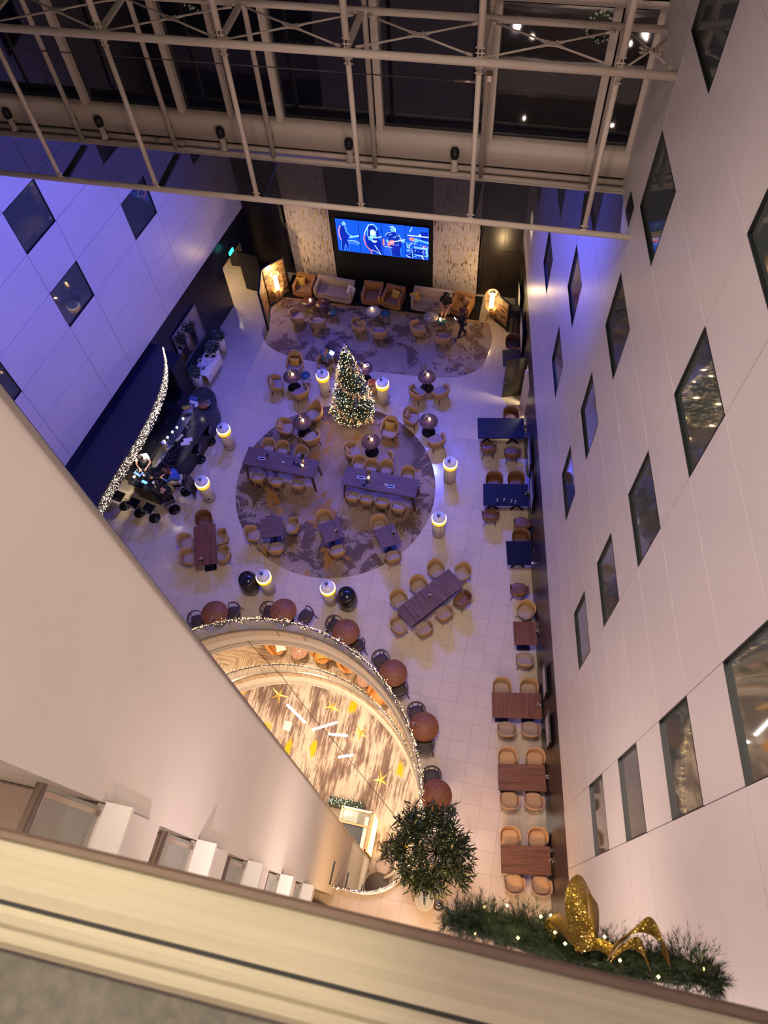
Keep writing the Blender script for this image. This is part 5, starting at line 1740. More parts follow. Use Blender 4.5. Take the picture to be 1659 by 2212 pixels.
# back bar
t = thing('back_bar', 'dark back bar cabinet under the canopy against the wall', 'cabinet', (-13.45, 14.6, 0), RD(-9.2))
MB().box((0, 0, .48), (.55, 4.0, .96)).build('cabinet_body', m_darkblue, t)
MB().box((0, 0, .97), (.58, 4.05, .03)).build('cabinet_top', m_blackgloss, t)
for k in range(4):
    dr = MB().box((.285, -1.5 + k, .48), (.02, .94, .86)).build('cabinet_door', m_darkblue, t)
    MB().box((.305, -1.5 + k, .86), (.02, .16, .015)).build('handle', m_steel, dr)
t = thing('wall_shelf_unit', 'dark shelving tower between the back bar and the mirror', 'cabinet', (-13.30, 17.0, 0), RD(-9.2))
MB().box((0, 0, 1.1), (.7, .8, 2.2)).build('cabinet_body', m_darkblue, t)
dr = MB().box((.36, 0, 1.1), (.02, .74, 2.1)).build('cabinet_door', m_black, t)
MB().box((.38, .3, 1.1), (.02, .015, .5)).build('handle', m_steel, dr)
# curved canopy with its curtain of lights
bot = smooth([(-13.25, 16.95), (-12.89, 16.24), (-12.68, 15.44), (-12.60, 14.63), (-12.60, 13.62), (-12.68, 12.70), (-12.82, 11.66), (-12.98, 10.52), (-13.0, 9.4), (-13.05, 8.2)], 4)
t = thing('bar_canopy', 'curved dark canopy over the bar', 'canopy', (0, 0, 0))
MB().prism(bot + [(-15.0, 8.2), (-13.8, 17.0)], 3.0, 3.08).build('canopy_top', mat('navy canopy top', (.010, .010, .030), .22), t)
b = MB().grid([[(x, y, 2.46) for x, y in bot], [(x, y, 3.06) for x, y in bot]], True)
b.grid([[(x - .12, y, 2.46) for x, y in bot], [(x, y, 2.46) for x, y in bot]], True)
b.build('fascia', mat('canopy fascia', (.035, .022, .016), .5), t)
b = MB(); rnd = random.Random(21)
for k in range(1200):
    u = rnd.uniform(.02, len(bot) - 1.01); i = int(u); fr_ = u - i
    x = bot[i][0] * (1 - fr_) + bot[i + 1][0] * fr_; y = bot[i][1] * (1 - fr_) + bot[i + 1][1] * fr_
    tap = min(1., u / 8)
    b.bulb((x + rnd.uniform(.01, .05), y, 3.04 - tap * .50 * rnd.random() ** .9), .0105 * rnd.uniform(.6, 1.25))
o = b.build('icicle_lights', m_bulbw)
tag(o, 'dense curtain of white icicle lights hanging on the curved bar canopy', 'fairy lights', None, 'stuff')
for i in range(4, len(bot), 6):
    point((bot[i][0] + .55, bot[i][1], 2.6), 1.6, (1, .82, .62), .03)
for y in (12.3, 13.2):
    spot((-12.75, y, 2.9), (-12.8, y - .05, 1.0), 300, (1, .86, .66), 75, .8, .05)
for y in (14.2, 15.0):
    spot((-12.65, y, 2.9), (-12.5, y, 1.0), 16, (.9, .85, .9), 60, .8, .05)
# taps with lit badges
for i, y in enumerate((14.05, 14.32, 14.55, 14.98)):
    t = thing('beer_tap', 'chrome bar tap with a glowing round badge, ' + ('nearest the jumper wearer', 'second along the bar', 'third along the bar', 'set apart towards the far end')[i], 'tap', (-12.52 + .1 * i, y, 1.08), 0, 'bar taps')
    b = MB().cyl((0, 0, 0), (0, 0, .22), .018, n=8); b.cyl((0, 0, .2), (-.10, 0, .16), .012, n=8); b.cyl((0, 0, .22), (-.02, 0, .34), .014, .02, 8)
    sp_ = b.build('spout', m_chrome, t)
    MB().cyl((0, 0, .30), (.02, -.01, .31), .045, n=14).build('badge', mat('tap badge', (.9, .9, .8), .4, emit=4, ecol=(1, .92, .78)), sp_)
m_paperw = mat('paper', (.72, .64, .60), .7)
for (x, y, sx, sy, rz, m, nm, lb) in (
    (-11.84, 14.24, .34, .16, .35, m_paperw, 'open_menu', 'open cream menu lying on the middle of the bar'), (-11.88, 14.06, .34, .14, .35, m_paperw, 'menu_page', 'cream sheet lying beside the open menu'),
    (-12.28, 16.14, .34, .20, -.1, mat('blue folder', (.05, .07, .22), .4), 'folder', 'blue folder on the rounded end of the bar'), (-12.20, 15.98, .34, .13, -.2, m_paperw, 'receipt_book', 'white papers beside the blue folder on the bar end'),
    (-12.00, 15.86, .24, .14, .4, m_paperw, 'paper_stack', 'white paper stack beside the brown bag on the bar end'), (-12.82, 12.16, .22, .10, -.3, mat('phone screen', (.2, .5, .9), .3, emit=1.6, ecol=(.15, .45, 1)), 'phone', 'phone with glowing blue screen on the lit bar corner'),
    (-13.18, 12.50, .32, .22, -.4, mat('blue mat', (.15, .30, .60), .5), 'bar_mat', 'blue and white mat under two dark bowls by the bartender')):
    o = tag(MB().box((0, 0, .008), (sx, sy, .016)).build(nm, m), lb, nm.replace('_', ' '))
    o.location = (x, y, 1.10); o.rotation_euler = (0, 0, rz)
for i, (x, y, c) in enumerate(((-13.22, 12.55, m_blackgloss), (-13.10, 12.50, m_blackgloss), (-12.60, 12.36, m_yellow), (-13.25, 12.28, m_ceramic), (-12.44, 12.18, m_ceramic), (-12.7, 12.44, m_black), (-12.9, 12.42, m_steel), (-12.78, 12.56, m_blackgloss))):
    tag(MB().lathe([(.01, 0), (.04, 0), (.062, .05), (.055, .05), (.03, .01), (.01, .01)], (x, y, 1.115), 16).build('bowl', c),
        ('first dark bowl on the blue mat', 'second dark bowl on the blue mat', 'yellow bowl by the jumper wearer\'s drink', 'white bowl at the wall end of the bar corner', 'white bowl at the aisle end of the bar corner', 'black bowl among the bar corner tools', 'steel bowl among the bar corner tools', 'dark bowl nearest the bartender\'s hand')[i], 'bowl')
for i in range(4):
    tag(MB().lathe([(.01, 0), (.035, 0), (.045, .10), (.01, .10)], (-12.10 - .035 * i, 14.36 - .08 * i, 1.10), 12).build('cup_stack', m_ceramic), ('top', 'second', 'third', 'last')[i] + ' of the white cup stacks beside the open menu', 'cups', 'cup stacks on the bar')
rnd = random.Random(4)
for i in range(60):
    y = 12.95 + 1.05 * rnd.random(); u = rnd.random()
    x = -12.78 + (y - 12.95) * .33 + .30 * u
    place('tumbler', lambda: (lambda e: (MB().lathe([(.028, 0), (.032, .10), (.028, .10), (.026, .01)], n=8).build('glass_wall', mat('tumbler', (.7, .68, .66), .05, spec=.9, alpha=.5), e), e)[1])(empty('tumbler')),
          (x, y, .88), 0, 'clear tumbler among the rows drying behind the bar', 'glass', 'tumblers drying behind the bar') if i == 0 else None
    if i:
        r_ = PROTO['tumbler'].copy(); COL.objects.link(r_); r_.location = (x, y, .88)
        c_ = PROTO['tumbler'].children[0].copy(); COL.objects.link(c_); c_.parent = r_
t = thing('fruit_bowl', 'mustard bag with black strap on the bar end', 'bag', (-12.40, 15.66, 1.10), .4)
MB().lathe([(.01, 0), (.11, 0), (.14, .07), (.12, .10), (.01, .08)], n=16, sx=1.2, sy=.7).build('bag_body', m_yellow, t)
MB().tube([(-.1, 0, .08), (-.04, .02, .16), (.06, .02, .15), (.10, 0, .08)], .014, 6).build('strap', m_black, t)
t = thing('handbag', 'brown leather bag lying on the rounded end of the bar', 'bag', (-11.74, 15.86, 1.10), .5)
MB().lathe([(.01, 0), (.18, 0), (.21, .07), (.17, .14), (.01, .15)], n=18, sx=1.1, sy=.75).build('bag_body', m_brownleather, t)
MB().tube([(.1, .1, .12), (.24, .14, .14), (.26, -.02, .12), (.16, -.12, .1)], .012, 6).build('handle', m_ceramic, t)
t = thing('waste_drum', 'dark open bucket behind the bar beside the taps', 'bucket', (-12.72, 14.0, .88))
MB().lathe([(.01, 0), (.09, 0), (.12, .20), (.105, .20), (.01, .03)], n=18).build('bucket_body', m_steel, t)


def mk_barstool():
    t = empty('bar_stool')
    MB().lathe([(.01, 0), (.225, 0), (.22, .02), (.04, .04), (.01, .04)], n=32).build('base', mat('gloss base', (.03, .03, .035), .12, .6), t)
    co = MB().cyl((0, 0, .03), (0, 0, .70), .024, n=10).build('column', m_chrome, t)
    MB().tube([(-.13, .02, .30), (-.13, .16, .30), (.13, .16, .30), (.13, .02, .30)], .010, 6).build('footrest', m_chrome, co)
    b = MB().box((0, 0, .74), (.40, .38, .06)); b.build('seat', m_blackgloss, t)
    b = MB().box((0, -.19, .84), (.40, .04, .20)); b.build('backrest', mat('stool leather', (.035, .025, .022), .35), t)
    return t


for x, y, phi, lb in ((-11.48, 14.98, 190, 'second from the rounded bar end'), (-11.60, 14.10, 190, 'third from the rounded bar end'), (-13.78, 11.60, 78, 'at the bar corner, nearest the wall'), (-13.10, 11.42, 78, 'at the bar corner, middle'), (-12.46, 11.30, 78, 'at the bar corner, aisle side'),
                      (-11.66, 12.62, 200, 'under the person in the blue jumper'), (-11.84, 11.78, 130, 'under the person in black')):
    place('bstool', mk_barstool, (x, y, 0), RD(phi - 90), 'black bar stool with round gloss base ' + lb, 'stool', 'black bar stools')


# potted plants and service table by the mirror
def mk_planter():
    t = empty('potted_plant')
    MB().lathe([(.01, 0), (.17, 0), (.215, .85), (.195, .86), (.18, .78), (.01, .78)], n=28).build('planter', m_white, t)
    b = MB(); rnd = random.Random(8)
    for k in range(170):
        a = rnd.uniform(0, 2 * pi); e = rnd.uniform(.0, 1.3); r = rnd.uniform(.06, .26)
        p = Vector((r * cos(a) * cos(e * .6), r * sin(a) * cos(e * .6), .86 + r * sin(e) * 1.1))
        d = Vector((cos(a), sin(a), rnd.uniform(-.2, .6))).normalized(); n = Vector((-sin(a), cos(a), 0)) * .04
        b.add([p, p + d * .05 + n * .7, p + d * .12, p + d * .05 - n * .7], [(0, 1, 2, 3)])
    b.build('foliage', m_leafdark, t)
    b = MB()
    for k in range(7):
        a = k * .9
        b.cyl((0, 0, .76), (.14 * cos(a), .14 * sin(a), .98), .008, n=5)
    b.build('stems', m_bark, t)
    return t


for x, y, lb in ((-12.40, 19.56, 'farthest from the bar'), (-12.42, 18.90, 'behind the service table'), (-12.73, 17.50, 'between service table and bar')):
    place('planter', mk_planter, (x, y, 0), y, 'tall white planter with a dark leafy plant ' + lb, 'potted plant', 'white planters by the mirror')
t = thing('service_table', 'black folding table under a white cloth in front of the mirror', 'table', (-12.53, 18.20, 0), RD(-9))
MB().box((0, 0, .72), (.62, 1.1, .03)).build('tabletop', m_black, t)
for sx in (-1, 1):
    for sy in (-1, 1):
        MB().cyl((sx * .26, sy * .48, .7), (sx * .26, sy * .48, 0), .015, n=6).build('leg', m_steel, t)
o = tag(MB().grid([[(x + .02 * sin(j * 1.7) * (abs(u) > .9), yy + .015 * sin(x * 40), zz) for j, (yy, u) in enumerate([(-.60, -1), (-.57, -.8), (0, 0), (.57, .8), (.60, 1)])] for x, zz in
                    [(.34, .28), (.335, .5), (.32, .738), (0, .742), (-.30, .74)]], True).build('tablecloth', m_whitecloth), 'white cloth draped over the folding table before the mirror', 'tablecloth')
o.location = (-12.53, 18.20, 0); o.rotation_euler = (0, 0, RD(-9))
R9 = Matrix.Translation((-12.53, 18.20, .745)) @ Matrix.Rotation(RD(-9), 4, 'Z')
for i, (x, y, sx, sy) in enumerate(((.12, .42, .22, .16), (-.16, .36, .24, .18), (-.30, .05, .16, .14))):
    t = thing('serving_box', 'white rectangular dish on the cloth covered table, %s' % ('nearest the aisle', 'nearest the mirror', 'small one by the mirror')[i], 'dish', (0, 0, 0), 0, 'white dishes on the service table')
    t.matrix_world = R9 @ Matrix.Translation((x, y, 0))
    b = MB().box((0, 0, .005), (sx, sy, .01))
    for c, d in (((0, sy / 2), (sx, .012)), ((0, -sy / 2), (sx, .012)), ((sx / 2, 0), (.012, sy)), ((-sx / 2, 0), (.012, sy))):
        b.box((c[0], c[1], .025), (d[0], d[1], .05))
    b.build('dish_body', m_white, t)
    MB().box((0, 0, .015), (sx * .7, sy * .6, .02)).build('cutlery', m_blackgloss, t)
for i, (x, y, r, c) in enumerate(((.05, .16, .075, m_white), (.18, .20, .07, m_white), (.08, -.05, .075, m_white), (.02, -.26, .085, mat('teal bowl', (.06, .13, .16), .35)), (-.18, -.22, .09, m_ceramic))):
    o = tag(MB().lathe([(.01, 0), (r * .6, 0), (r, .04), (r * .93, .04), (r * .5, .01), (.01, .01)], n=18).build('bowl', c),
            ('white bowl at the middle of the cloth covered table', 'white bowl by the cutlery dish', 'white bowl beside the teal bowl', 'dark teal bowl at the bar end of the cloth covered table', 'pale bowl nearest the mirror')[i], 'bowl')
    o.matrix_world = R9 @ Matrix.Translation((x, y, 0))

# ================================================================ PEOPLE
def person(name, label, loc, rz, J, top, legs, hairm, longhair=False, sleeve='short', shoe=None, face_dir=(0, 1, -.35)):
    """J: joints in local metres, the figure faces +y"""
    t = thing(name, label, 'person', loc, rz)

    def skin(nm, verts, edges, radii, m, root=0):
        me = bpy.data.meshes.new(nm)
        me.from_pydata([tuple(v) for v in verts], edges, [])
        o = bpy.data.objects.new(nm, me); COL.objects.link(o); o.parent = t
        o.modifiers.new('skin', 'SKIN'); s = o.modifiers.new('sub', 'SUBSURF'); s.levels = 1; s.render_levels = 1
        for i, r in enumerate(radii):
            me.skin_vertices[0].data[i].radius = (r, r) if isinstance(r, float) else r
            me.skin_vertices[0].data[i].use_root = (i == root)
        me.materials.append(m)
        o.modifiers['skin'].use_smooth_shade = True
        return o
    g = {k: Vector(v) for k, v in J.items()}
    V = []; E = []; Rr = []
    idx = {}

    def add(k, r, parent=None, p=None):
        V.append(p if p is not None else g[k]); Rr.append(r); idx[k] = len(V) - 1
        if parent: E.append((idx[parent], idx[k]))
    add('pelvis', (.13, .10)); add('belly', (.12, .09), 'pelvis', g['pelvis'].lerp(g['chest'], .5)); add('chest', (.14, .10), 'belly')
    add('neck', .052, 'chest'); add('head', .078, 'neck'); add('crown', .070, 'head', g['head'] + (g['head'] - g['neck']).normalized() * .10)
    fd = Vector(face_dir).normalized()
    add('nose', .012, 'head', g['head'] + fd * .105)
    for s in 'LR':
        add('sh' + s, .052, 'chest'); add('el' + s, .038, 'sh' + s); add('wr' + s, .026, 'el' + s)
        d = (g['wr' + s] - g['el' + s]).normalized()
        lat = d.cross(Vector((0, 0, 1))); lat = lat.normalized() if lat.length > .1 else Vector((1, 0, 0))
        dn = lat.cross(d)
        if dn.z > 0: dn = -dn
        palm = g['wr' + s] + d * .06; add('pm' + s, (.034, .018), 'wr' + s, palm)
        for q in range(4):
            off = lat * (q - 1.5) * .019; L_ = (.068, .078, .073, .058)[q]
            k1 = palm + off + d * .035; k2 = k1 + d * L_ * .55 + dn * .010; k3 = k2 + d * L_ * .35 + dn * .022
            add('f%d1%s' % (q, s), .009, 'pm' + s, k1); add('f%d2%s' % (q, s), .008, 'f%d1%s' % (q, s), k2); add('f%d3%s' % (q, s), .006, 'f%d2%s' % (q, s), k3)
        inn = -lat if s == 'R' else lat
        th = g['wr' + s] + d * .03 + inn * .032
        add('t1' + s, .011, 'wr' + s, th); add('t2' + s, .009, 't1' + s, th + d * .035 + inn * .018 + dn * .008)
        add('hp' + s, .080, 'pelvis'); add('kn' + s, .055, 'hp' + s); add('an' + s, .036, 'kn' + s); add('to' + s, .032, 'an' + s)
    skin('body', V, E, Rr, m_skin)
    # top garment
    V2 = []; E2 = []; R2 = []; id2 = {}

    def add2(k, r, parent=None, p=None):
        V2.append(p if p is not None else g[k]); R2.append(r); id2[k] = len(V2) - 1
        if parent: E2.append((id2[parent], id2[k]))
    add2('pelvis', (.155, .125)); add2('belly', (.15, .12), 'pelvis', g['pelvis'].lerp(g['chest'], .5)); add2('chest', (.165, .13), 'belly')
    add2('nk', .075, 'chest', g['chest'].lerp(g['neck'], .75))
    for s in 'LR':
        add2('sh' + s, .075, 'chest')
        if sleeve == 'long':
            add2('el' + s, .056, 'sh' + s); add2('wr' + s, .042, 'el' + s)
        else:
            add2('el' + s, .064, 'sh' + s, g['sh' + s].lerp(g['el' + s], .75))
    skin('top_garment', V2, E2, R2, top)
    if legs is not None:
        V3 = [g['pelvis']]; E3 = []; R3 = [(.150, .12)]
        for s in 'LR':
            i = len(V3)
            V3 += [g['hp' + s], g['kn' + s], g['kn' + s].lerp(g['an' + s], .92)]; R3 += [.100, .074, .055]
            E3 += [(0, i), (i, i + 1), (i + 1, i + 2)]
        skin('trousers', V3, E3, R3, legs)
    for s in 'LR':
        o = skin('shoe', [g['an' + s] + Vector((0, 0, -.02)), g['to' + s]], [(0, 1)], [.048, .042], shoe or m_black)
    # hair
    h = g['head']; ax = (g['head'] - g['neck']).normalized()
    q = ax.to_track_quat('Z', 'Y')
    b = MB()
    rows = []
    for j in range(9):
        ph = pi * j / 16
        row = []
        for k in range(20):
            a = 2 * pi * k / 20
            back = -fd.x * cos(a) - fd.y * sin(a)
            drop = 0.
            r = .112 * sin(ph) if j else .002
            z = .075 + .105 * cos(ph)
            if j > 5:
                if back > -.25:
                    z -= (j - 5) * (.055 if longhair else .025) * (.4 + back * .6 + .3)
                else:
                    z = .075 + .105 * cos(pi * 5.2 / 16)
            row.append(h + q @ Vector((r * cos(a), r * sin(a), z)))
        rows.append(row)
    b.grid(rows, True, True)
    hr = b.build('hair', hairm, t)
    if longhair:
        b = MB()
        for s in (-1, 0, 1):
            sd = Vector((-fd.y, fd.x, 0)).normalized() * .075 * s
            b.tube([h - fd * .06 + sd + Vector((0, 0, .06)), h - fd * .10 + sd + Vector((0, 0, -.08)), h - fd * .09 + sd * 1.1 + Vector((0, 0, -.24))], [.05, .05, .03], 8)
        b.build('hair_back', hairm, hr)
    sd = Vector((-fd.y, fd.x, 0)).normalized()
    b = MB()
    for s in (-1, 1):
        b.ball(tuple(h + fd * .078 + sd * .032 * s + Vector((0, 0, .025))), .010, 6)
    b.build('eye', m_black, t)
    for s in (-1, 1):
        MB().ball(tuple(h + sd * .082 * s), .020, 6).build('ear', m_skin, t)
    MB().box(tuple(h + fd * .085 + Vector((0, 0, -.035))), (.035, .012, .008), rz=math.atan2(sd.y, sd.x)).build('mouth', mat('lips', (.35, .08, .06), .5), t)
    return t


def stand(**k):
    J = dict(pelvis=(0, 0, .94), chest=(0, .01, 1.30), neck=(0, .03, 1.46), head=(0, .06, 1.57), shL=(-.19, .01, 1.38), shR=(.19, .01, 1.38), elL=(-.25, .02, 1.10), elR=(.25, .02, 1.10),
             wrL=(-.22, .18, .92), wrR=(.22, .18, .92), hpL=(-.10, 0, .90), hpR=(.10, 0, .90), knL=(-.11, .03, .49), knR=(.11, .03, .49), anL=(-.11, -.02, .09), anR=(.12, -.02, .09), toL=(-.13, .14, .045), toR=(.15, .14, .045))
    J.update(k); return J


def sit(zs=.45, lean=.0, **k):
    J = dict(pelvis=(0, 0, zs + .12), chest=(0, .04 + lean, zs + .47), neck=(0, .07 + lean * 1.5, zs + .63), head=(0, .12 + lean * 1.9, zs + .73), shL=(-.19, .05 + lean, zs + .55), shR=(.19, .05 + lean, zs + .55), elL=(-.24, .16 + lean, zs + .30), elR=(.24, .16 + lean, zs + .30),
             wrL=(-.10, .36 + lean, zs + .26), wrR=(.10, .36 + lean, zs + .26), hpL=(-.10, .04, zs + .10), hpR=(.10, .04, zs + .10), knL=(-.13, .44, zs + .12), knR=(.13, .44, zs + .12), anL=(-.12, .46, .10 + max(0, zs - .5)), anR=(.12, .46, .10 + max(0, zs - .5)), toL=(-.13, .62, .06 + max(0, zs - .5)), toR=(.13, .62, .06 + max(0, zs - .5)))
    J.update(k); return J


m_blackcloth = mat('black cloth', (.012, .010, .013), .9)
m_bluejumper = mat('blue jumper', (.03, .10, .42), .85)
m_teeblue = mat('slate blue tee', (.10, .17, .30), .85)
person('person', 'person in a short black dress sitting on the oatmeal sofa', (-3.42, 23.02, .12), RD(176), sit(.42, -.02, elL=(-.24, .10, .66), elR=(.24, .10, .66), wrL=(-.08, .28, .62), wrR=(.08, .28, .62), knL=(-.08, .42, .52), knR=(.08, .42, .52), anL=(-.05, .50, .02), anR=(.08, .48, .02), toL=(-.05, .62, -.02), toR=(.09, .60, -.02)), m_blackcloth, None, m_hair, True, 'short', None, (0, 1, -.25))
person('person', 'standing person in dark clothes looking at a phone by the lamp', (-2.55, 21.92, .012), RD(110), stand(elL=(-.26, .06, 1.12), wrL=(-.16, .28, 1.16), elR=(.24, .05, 1.12), wrR=(.20, .10, .90), knL=(-.12, .12, .50), anL=(-.12, .20, .09), toL=(-.13, .36, .045), anR=(.12, -.22, .09), toR=(.13, -.08, .045)), m_blackcloth, mat('dark trousers', (.015, .014, .02), .85), m_hairbrown, True, 'long', None, (-.1, 1, -.5))
o = tag(MB().box((0, 0, 0), (.08, .012, .15), rx=-.5).build('phone', mat('phone glow', (.7, .8, 1), .3, emit=2.2, ecol=(.7, .82, 1))), 'lit white phone held by the standing person', 'phone')
o.location = (-2.86, 21.80, 1.23); o.rotation_euler = (0, 0, RD(110))
chair('tub', -7.78, 19.22, 320, 'under the tablet reader behind the tree')
person('person', 'person in a slate blue tee reading a tablet behind the tree', (-7.76, 19.24, 0), RD(-28), sit(.44, .02, wrL=(-.12, .32, .72), wrR=(.12, .32, .72)), m_teeblue, mat('brown trousers', (.10, .06, .04), .85), m_hair, False, 'short', None, (0, 1, -.6))
o = tag(MB().box((0, 0, 0), (.22, .012, .16), rx=-.9).build('tablet', mat('tablet glow', (.5, .75, 1), .3, emit=3.2, ecol=(.32, .62, 1))), 'glowing tablet held by the seated reader behind the tree', 'tablet')
o.location = (-7.56, 19.58, .76); o.rotation_euler = (0, 0, RD(-28))
point((-7.6, 19.5, .95), .8, (.3, .6, 1), .05)
person('person', 'person in a blue jumper leaning on the bar from a stool', (-11.66, 12.60, 0), RD(100), sit(.78, .10, elL=(-.22, .34, 1.14), elR=(.24, .32, 1.14), wrL=(-.12, .52, 1.16), wrR=(.06, .52, 1.16), anL=(-.12, .34, .40), anR=(.12, .34, .40), toL=(-.13, .48, .36), toR=(.13, .48, .36)), m_bluejumper, mat('cream trousers', (.55, .47, .40), .85), m_hairbrown, True, 'long', m_ceramic, (0, 1, -.5))
person('person', 'person in black clothes bent over the lit bar corner', (-11.86, 11.80, 0), RD(52), sit(.78, .06, elL=(-.22, .30, 1.12), elR=(.24, .28, 1.12), wrL=(-.12, .46, 1.16), wrR=(.08, .46, 1.16), anL=(-.12, .30, .40), anR=(.12, .30, .40), toL=(-.13, .44, .36), toR=(.13, .44, .36)), m_blackcloth, m_blackcloth, m_hair, True, 'long', None, (0, 1, -.5))
person('person', 'bartender in a white short sleeved top working at the bar corner', (-13.20, 13.10, 0), RD(200), stand(chest=(0, .06, 1.28), elL=(-.26, .20, 1.14), elR=(.26, .20, 1.14), wrL=(-.14, .42, 1.16), wrR=(.14, .42, 1.16), neck=(0, .12, 1.42), head=(0, .18, 1.52)), m_whitecloth, m_blackcloth, m_hair, False, 'short', None, (0, 1, -.6))
t = thing('coat', 'dark coat draped over the back of the blue jumper stool', 'coat', (-11.28, 12.52, 0), RD(10))
MB().grid([[(x + .02 * sin(y * 19), y, z) for y in [k * .05 - .3 for k in range(13)]] for x, z in ((-.16, .80), (-.05, .98), (.03, .96), (.08, .7), (.12, .45), (.13, .28))], True).build('cloth', mat('olive coat', (.045, .035, .025), .9), t)
MB().grid([[(x + .02 * sin(y * 23), y, z) for y in [k * .05 - .22 for k in range(9)]] for x, z in ((.09, .72), (.16, .55), (.17, .40))], True).build('sleeve', m_blackcloth, t)

# ================================================================ BIG POTTED TREE BY THE OPENING
t = thing('potted_ficus', 'large bushy potted tree with narrow dark leaves beside the opening', 'tree', (-.13, 2.05, 0))
MB().lathe([(.01, 0), (.26, 0), (.33, .55), (.31, .56), (.29, .50), (.01, .50)], n=30).build('planter', m_white, t)
b = MB().cyl((0, 0, .4), (.02, -.05, 2.1), .05, .04, 8)
rnd = random.Random(33)
CC = Vector((-.16, -.16, 3.0))
clumps = []
for k in range(62):
    u = rnd.uniform(-.45, 1) if k % 3 else rnd.uniform(.55, 1); a = k * 2.39996
    s_ = math.sqrt(max(0, 1 - u * u))
    R_ = rnd.uniform(.62, 1.10)
    clumps.append(CC + Vector((s_ * cos(a) * R_ * 1.05, s_ * sin(a) * R_ * 1.02, u * R_ * .85)))
for c_ in clumps:
    m_ = Vector((.02, -.05, 2.1)).lerp(c_, .5) + Vector((rnd.uniform(-.1, .1), rnd.uniform(-.1, .1), 0))
    b.tube([(.02, -.05, 1.9), tuple(m_), tuple(c_)], [.014, .008, .004], 5)
b.build('trunk', m_bark, t)
b = MB()
for c_ in clumps:
    for j in range(88):
        d = Vector((rnd.gauss(0, 1), rnd.gauss(0, 1), rnd.gauss(.15, .75))).normalized()
        out = (c_ - CC).normalized()
        d = (d + out * .55).normalized()
        p = c_ + Vector((rnd.gauss(0, .09), rnd.gauss(0, .09), rnd.gauss(0, .08)))
        L_ = rnd.uniform(.15, .26); w_ = L_ * .085
        n = d.cross(Vector((rnd.gauss(0, 1), rnd.gauss(0, 1), rnd.gauss(0, 1)))).normalized()
        m1 = p + d * L_ * .3; m2 = p + d * L_ * .65; e = p + d * L_ - Vector((0, 0, L_ * .16))
        b.add([p, m1 + n * w_, m2 + n * w_ * .9 - Vector((0, 0, .01)), e, m2 - n * w_ * .9 - Vector((0, 0, .01)), m1 - n * w_], [(0, 1, 5), (1, 2, 4, 5), (2, 3, 4)])
b.build('crown', noisy('ficus leaf', (.007, .014, .005), (.028, .044, .014), 6, rough=.42), t)
b = MB()
for k in range(90):
    c_ = rnd.choice(clumps)
    b.bulb(c_ + Vector((rnd.gauss(0, .12), rnd.gauss(0, .12), rnd.gauss(0, .12))), .007)
o = b.build('fairy_lights', m_bulb, t); o['kind'] = 'stuff'
t = thing('waste_bin', 'round white topped bin standing beside the potted tree', 'bin', (-.24, .80, 0))
MB().lathe([(.01, 0), (.22, 0), (.27, .60), (.245, .60), (.23, .56), (.01, .56)], n=32).build('bin_body', m_white, t)
MB().lathe([(.01, .54), (.235, .54), (.235, .565), (.01, .565)], n=32).build('lid', mat('pale grey lid', (.52, .54, .52), .4), t)
for x, y, lb in ((.16, .78, 'nearer the white bin'), (1.0, .60, 'nearer the foreground garland')):
    def mk_post():
        t = empty('rope_post')
        MB().lathe([(.01, 0), (.16, 0), (.155, .02), (.05, .05), (.01, .05)], n=24).build('base', m_chrome, t)
        MB().cyl((0, 0, .04), (0, 0, .90), .022, n=12).build('post', m_chrome, t)
        MB().lathe([(.01, .88), (.05, .89), (.085, .93), (.09, .965), (.07, 1.0), (.03, 1.03), (.01, 1.035)], n=14).build('globe', mat('faceted chrome', (.5, .5, .52), .15, 1.), t)
        return t
    place('post', mk_post, (x, y, 0), 0, 'chrome rope post with globe top ' + lb, 'post', 'chrome rope posts')
P = [(.16 + .84 * k / 12, .78 - .18 * k / 12, .90 - .22 * (1 - (2 * k / 12 - 1) ** 2)) for k in range(13)]
tag(MB().tube(P, .018, 8).build('barrier_rope', mat('blue rope', (.012, .016, .10), .7)), 'dark blue rope slung between the two chrome posts', 'rope')

# ================================================================ FOREGROUND GARLAND
t = thing('fir_garland', 'thick fir garland with lights tied to the outside of the railing', 'garland', (0, 0, 0))
rnd = random.Random(55)
b = MB(); spine = []
for k in range(61):
    u = k / 60
    spine.append(Vector((.045 + .67 * u, .040 + .012 * sin(u * 9), 22.26 + .05 * sin(u * 7 + 1))))
for k in range(2300):
    u = rnd.random(); i = min(59, int(u * 60))
    c_ = spine[i].lerp(spine[i + 1], u * 60 - i)
    a = rnd.uniform(0, 2 * pi)
    R_ = (.062 + .022 * sin(u * 23) + .012 * sin(u * 51)) * min(1, .40 + 3.4 * min(u + .03, 1.04 - u))
    d = Vector((rnd.gauss(0, .55), cos(a), sin(a))).normalized()
    if c_.y + d.y * R_ < .006: continue
    p0 = c_ + d * R_ * rnd.uniform(.05, .4); L_ = R_ * rnd.uniform(.5, 1.1)
    side = d.cross(Vector((rnd.gauss(0, 1), rnd.gauss(0, 1), rnd.gauss(0, 1)))).normalized(); up = side.cross(d)
    for j in range(20):
        s = rnd.random(); an = rnd.uniform(0, 2 * pi)
        o_ = side * cos(an) + up * sin(an)
        base = p0 + d * L_ * s
        tip = base + o_ * rnd.uniform(.010, .017) + d * .016
        n = d.cross(o_).normalized() * .0007
        b.add([base - n, base + n, tip], [(0, 1, 2)])
b.build('fir_needles', m_needle2, t)
MB().tube(spine, [.012 + .020 * min(1, 6 * min(k / 60, 1 - k / 60)) for k in range(61)], 8).build('stem_core', m_needle, t)
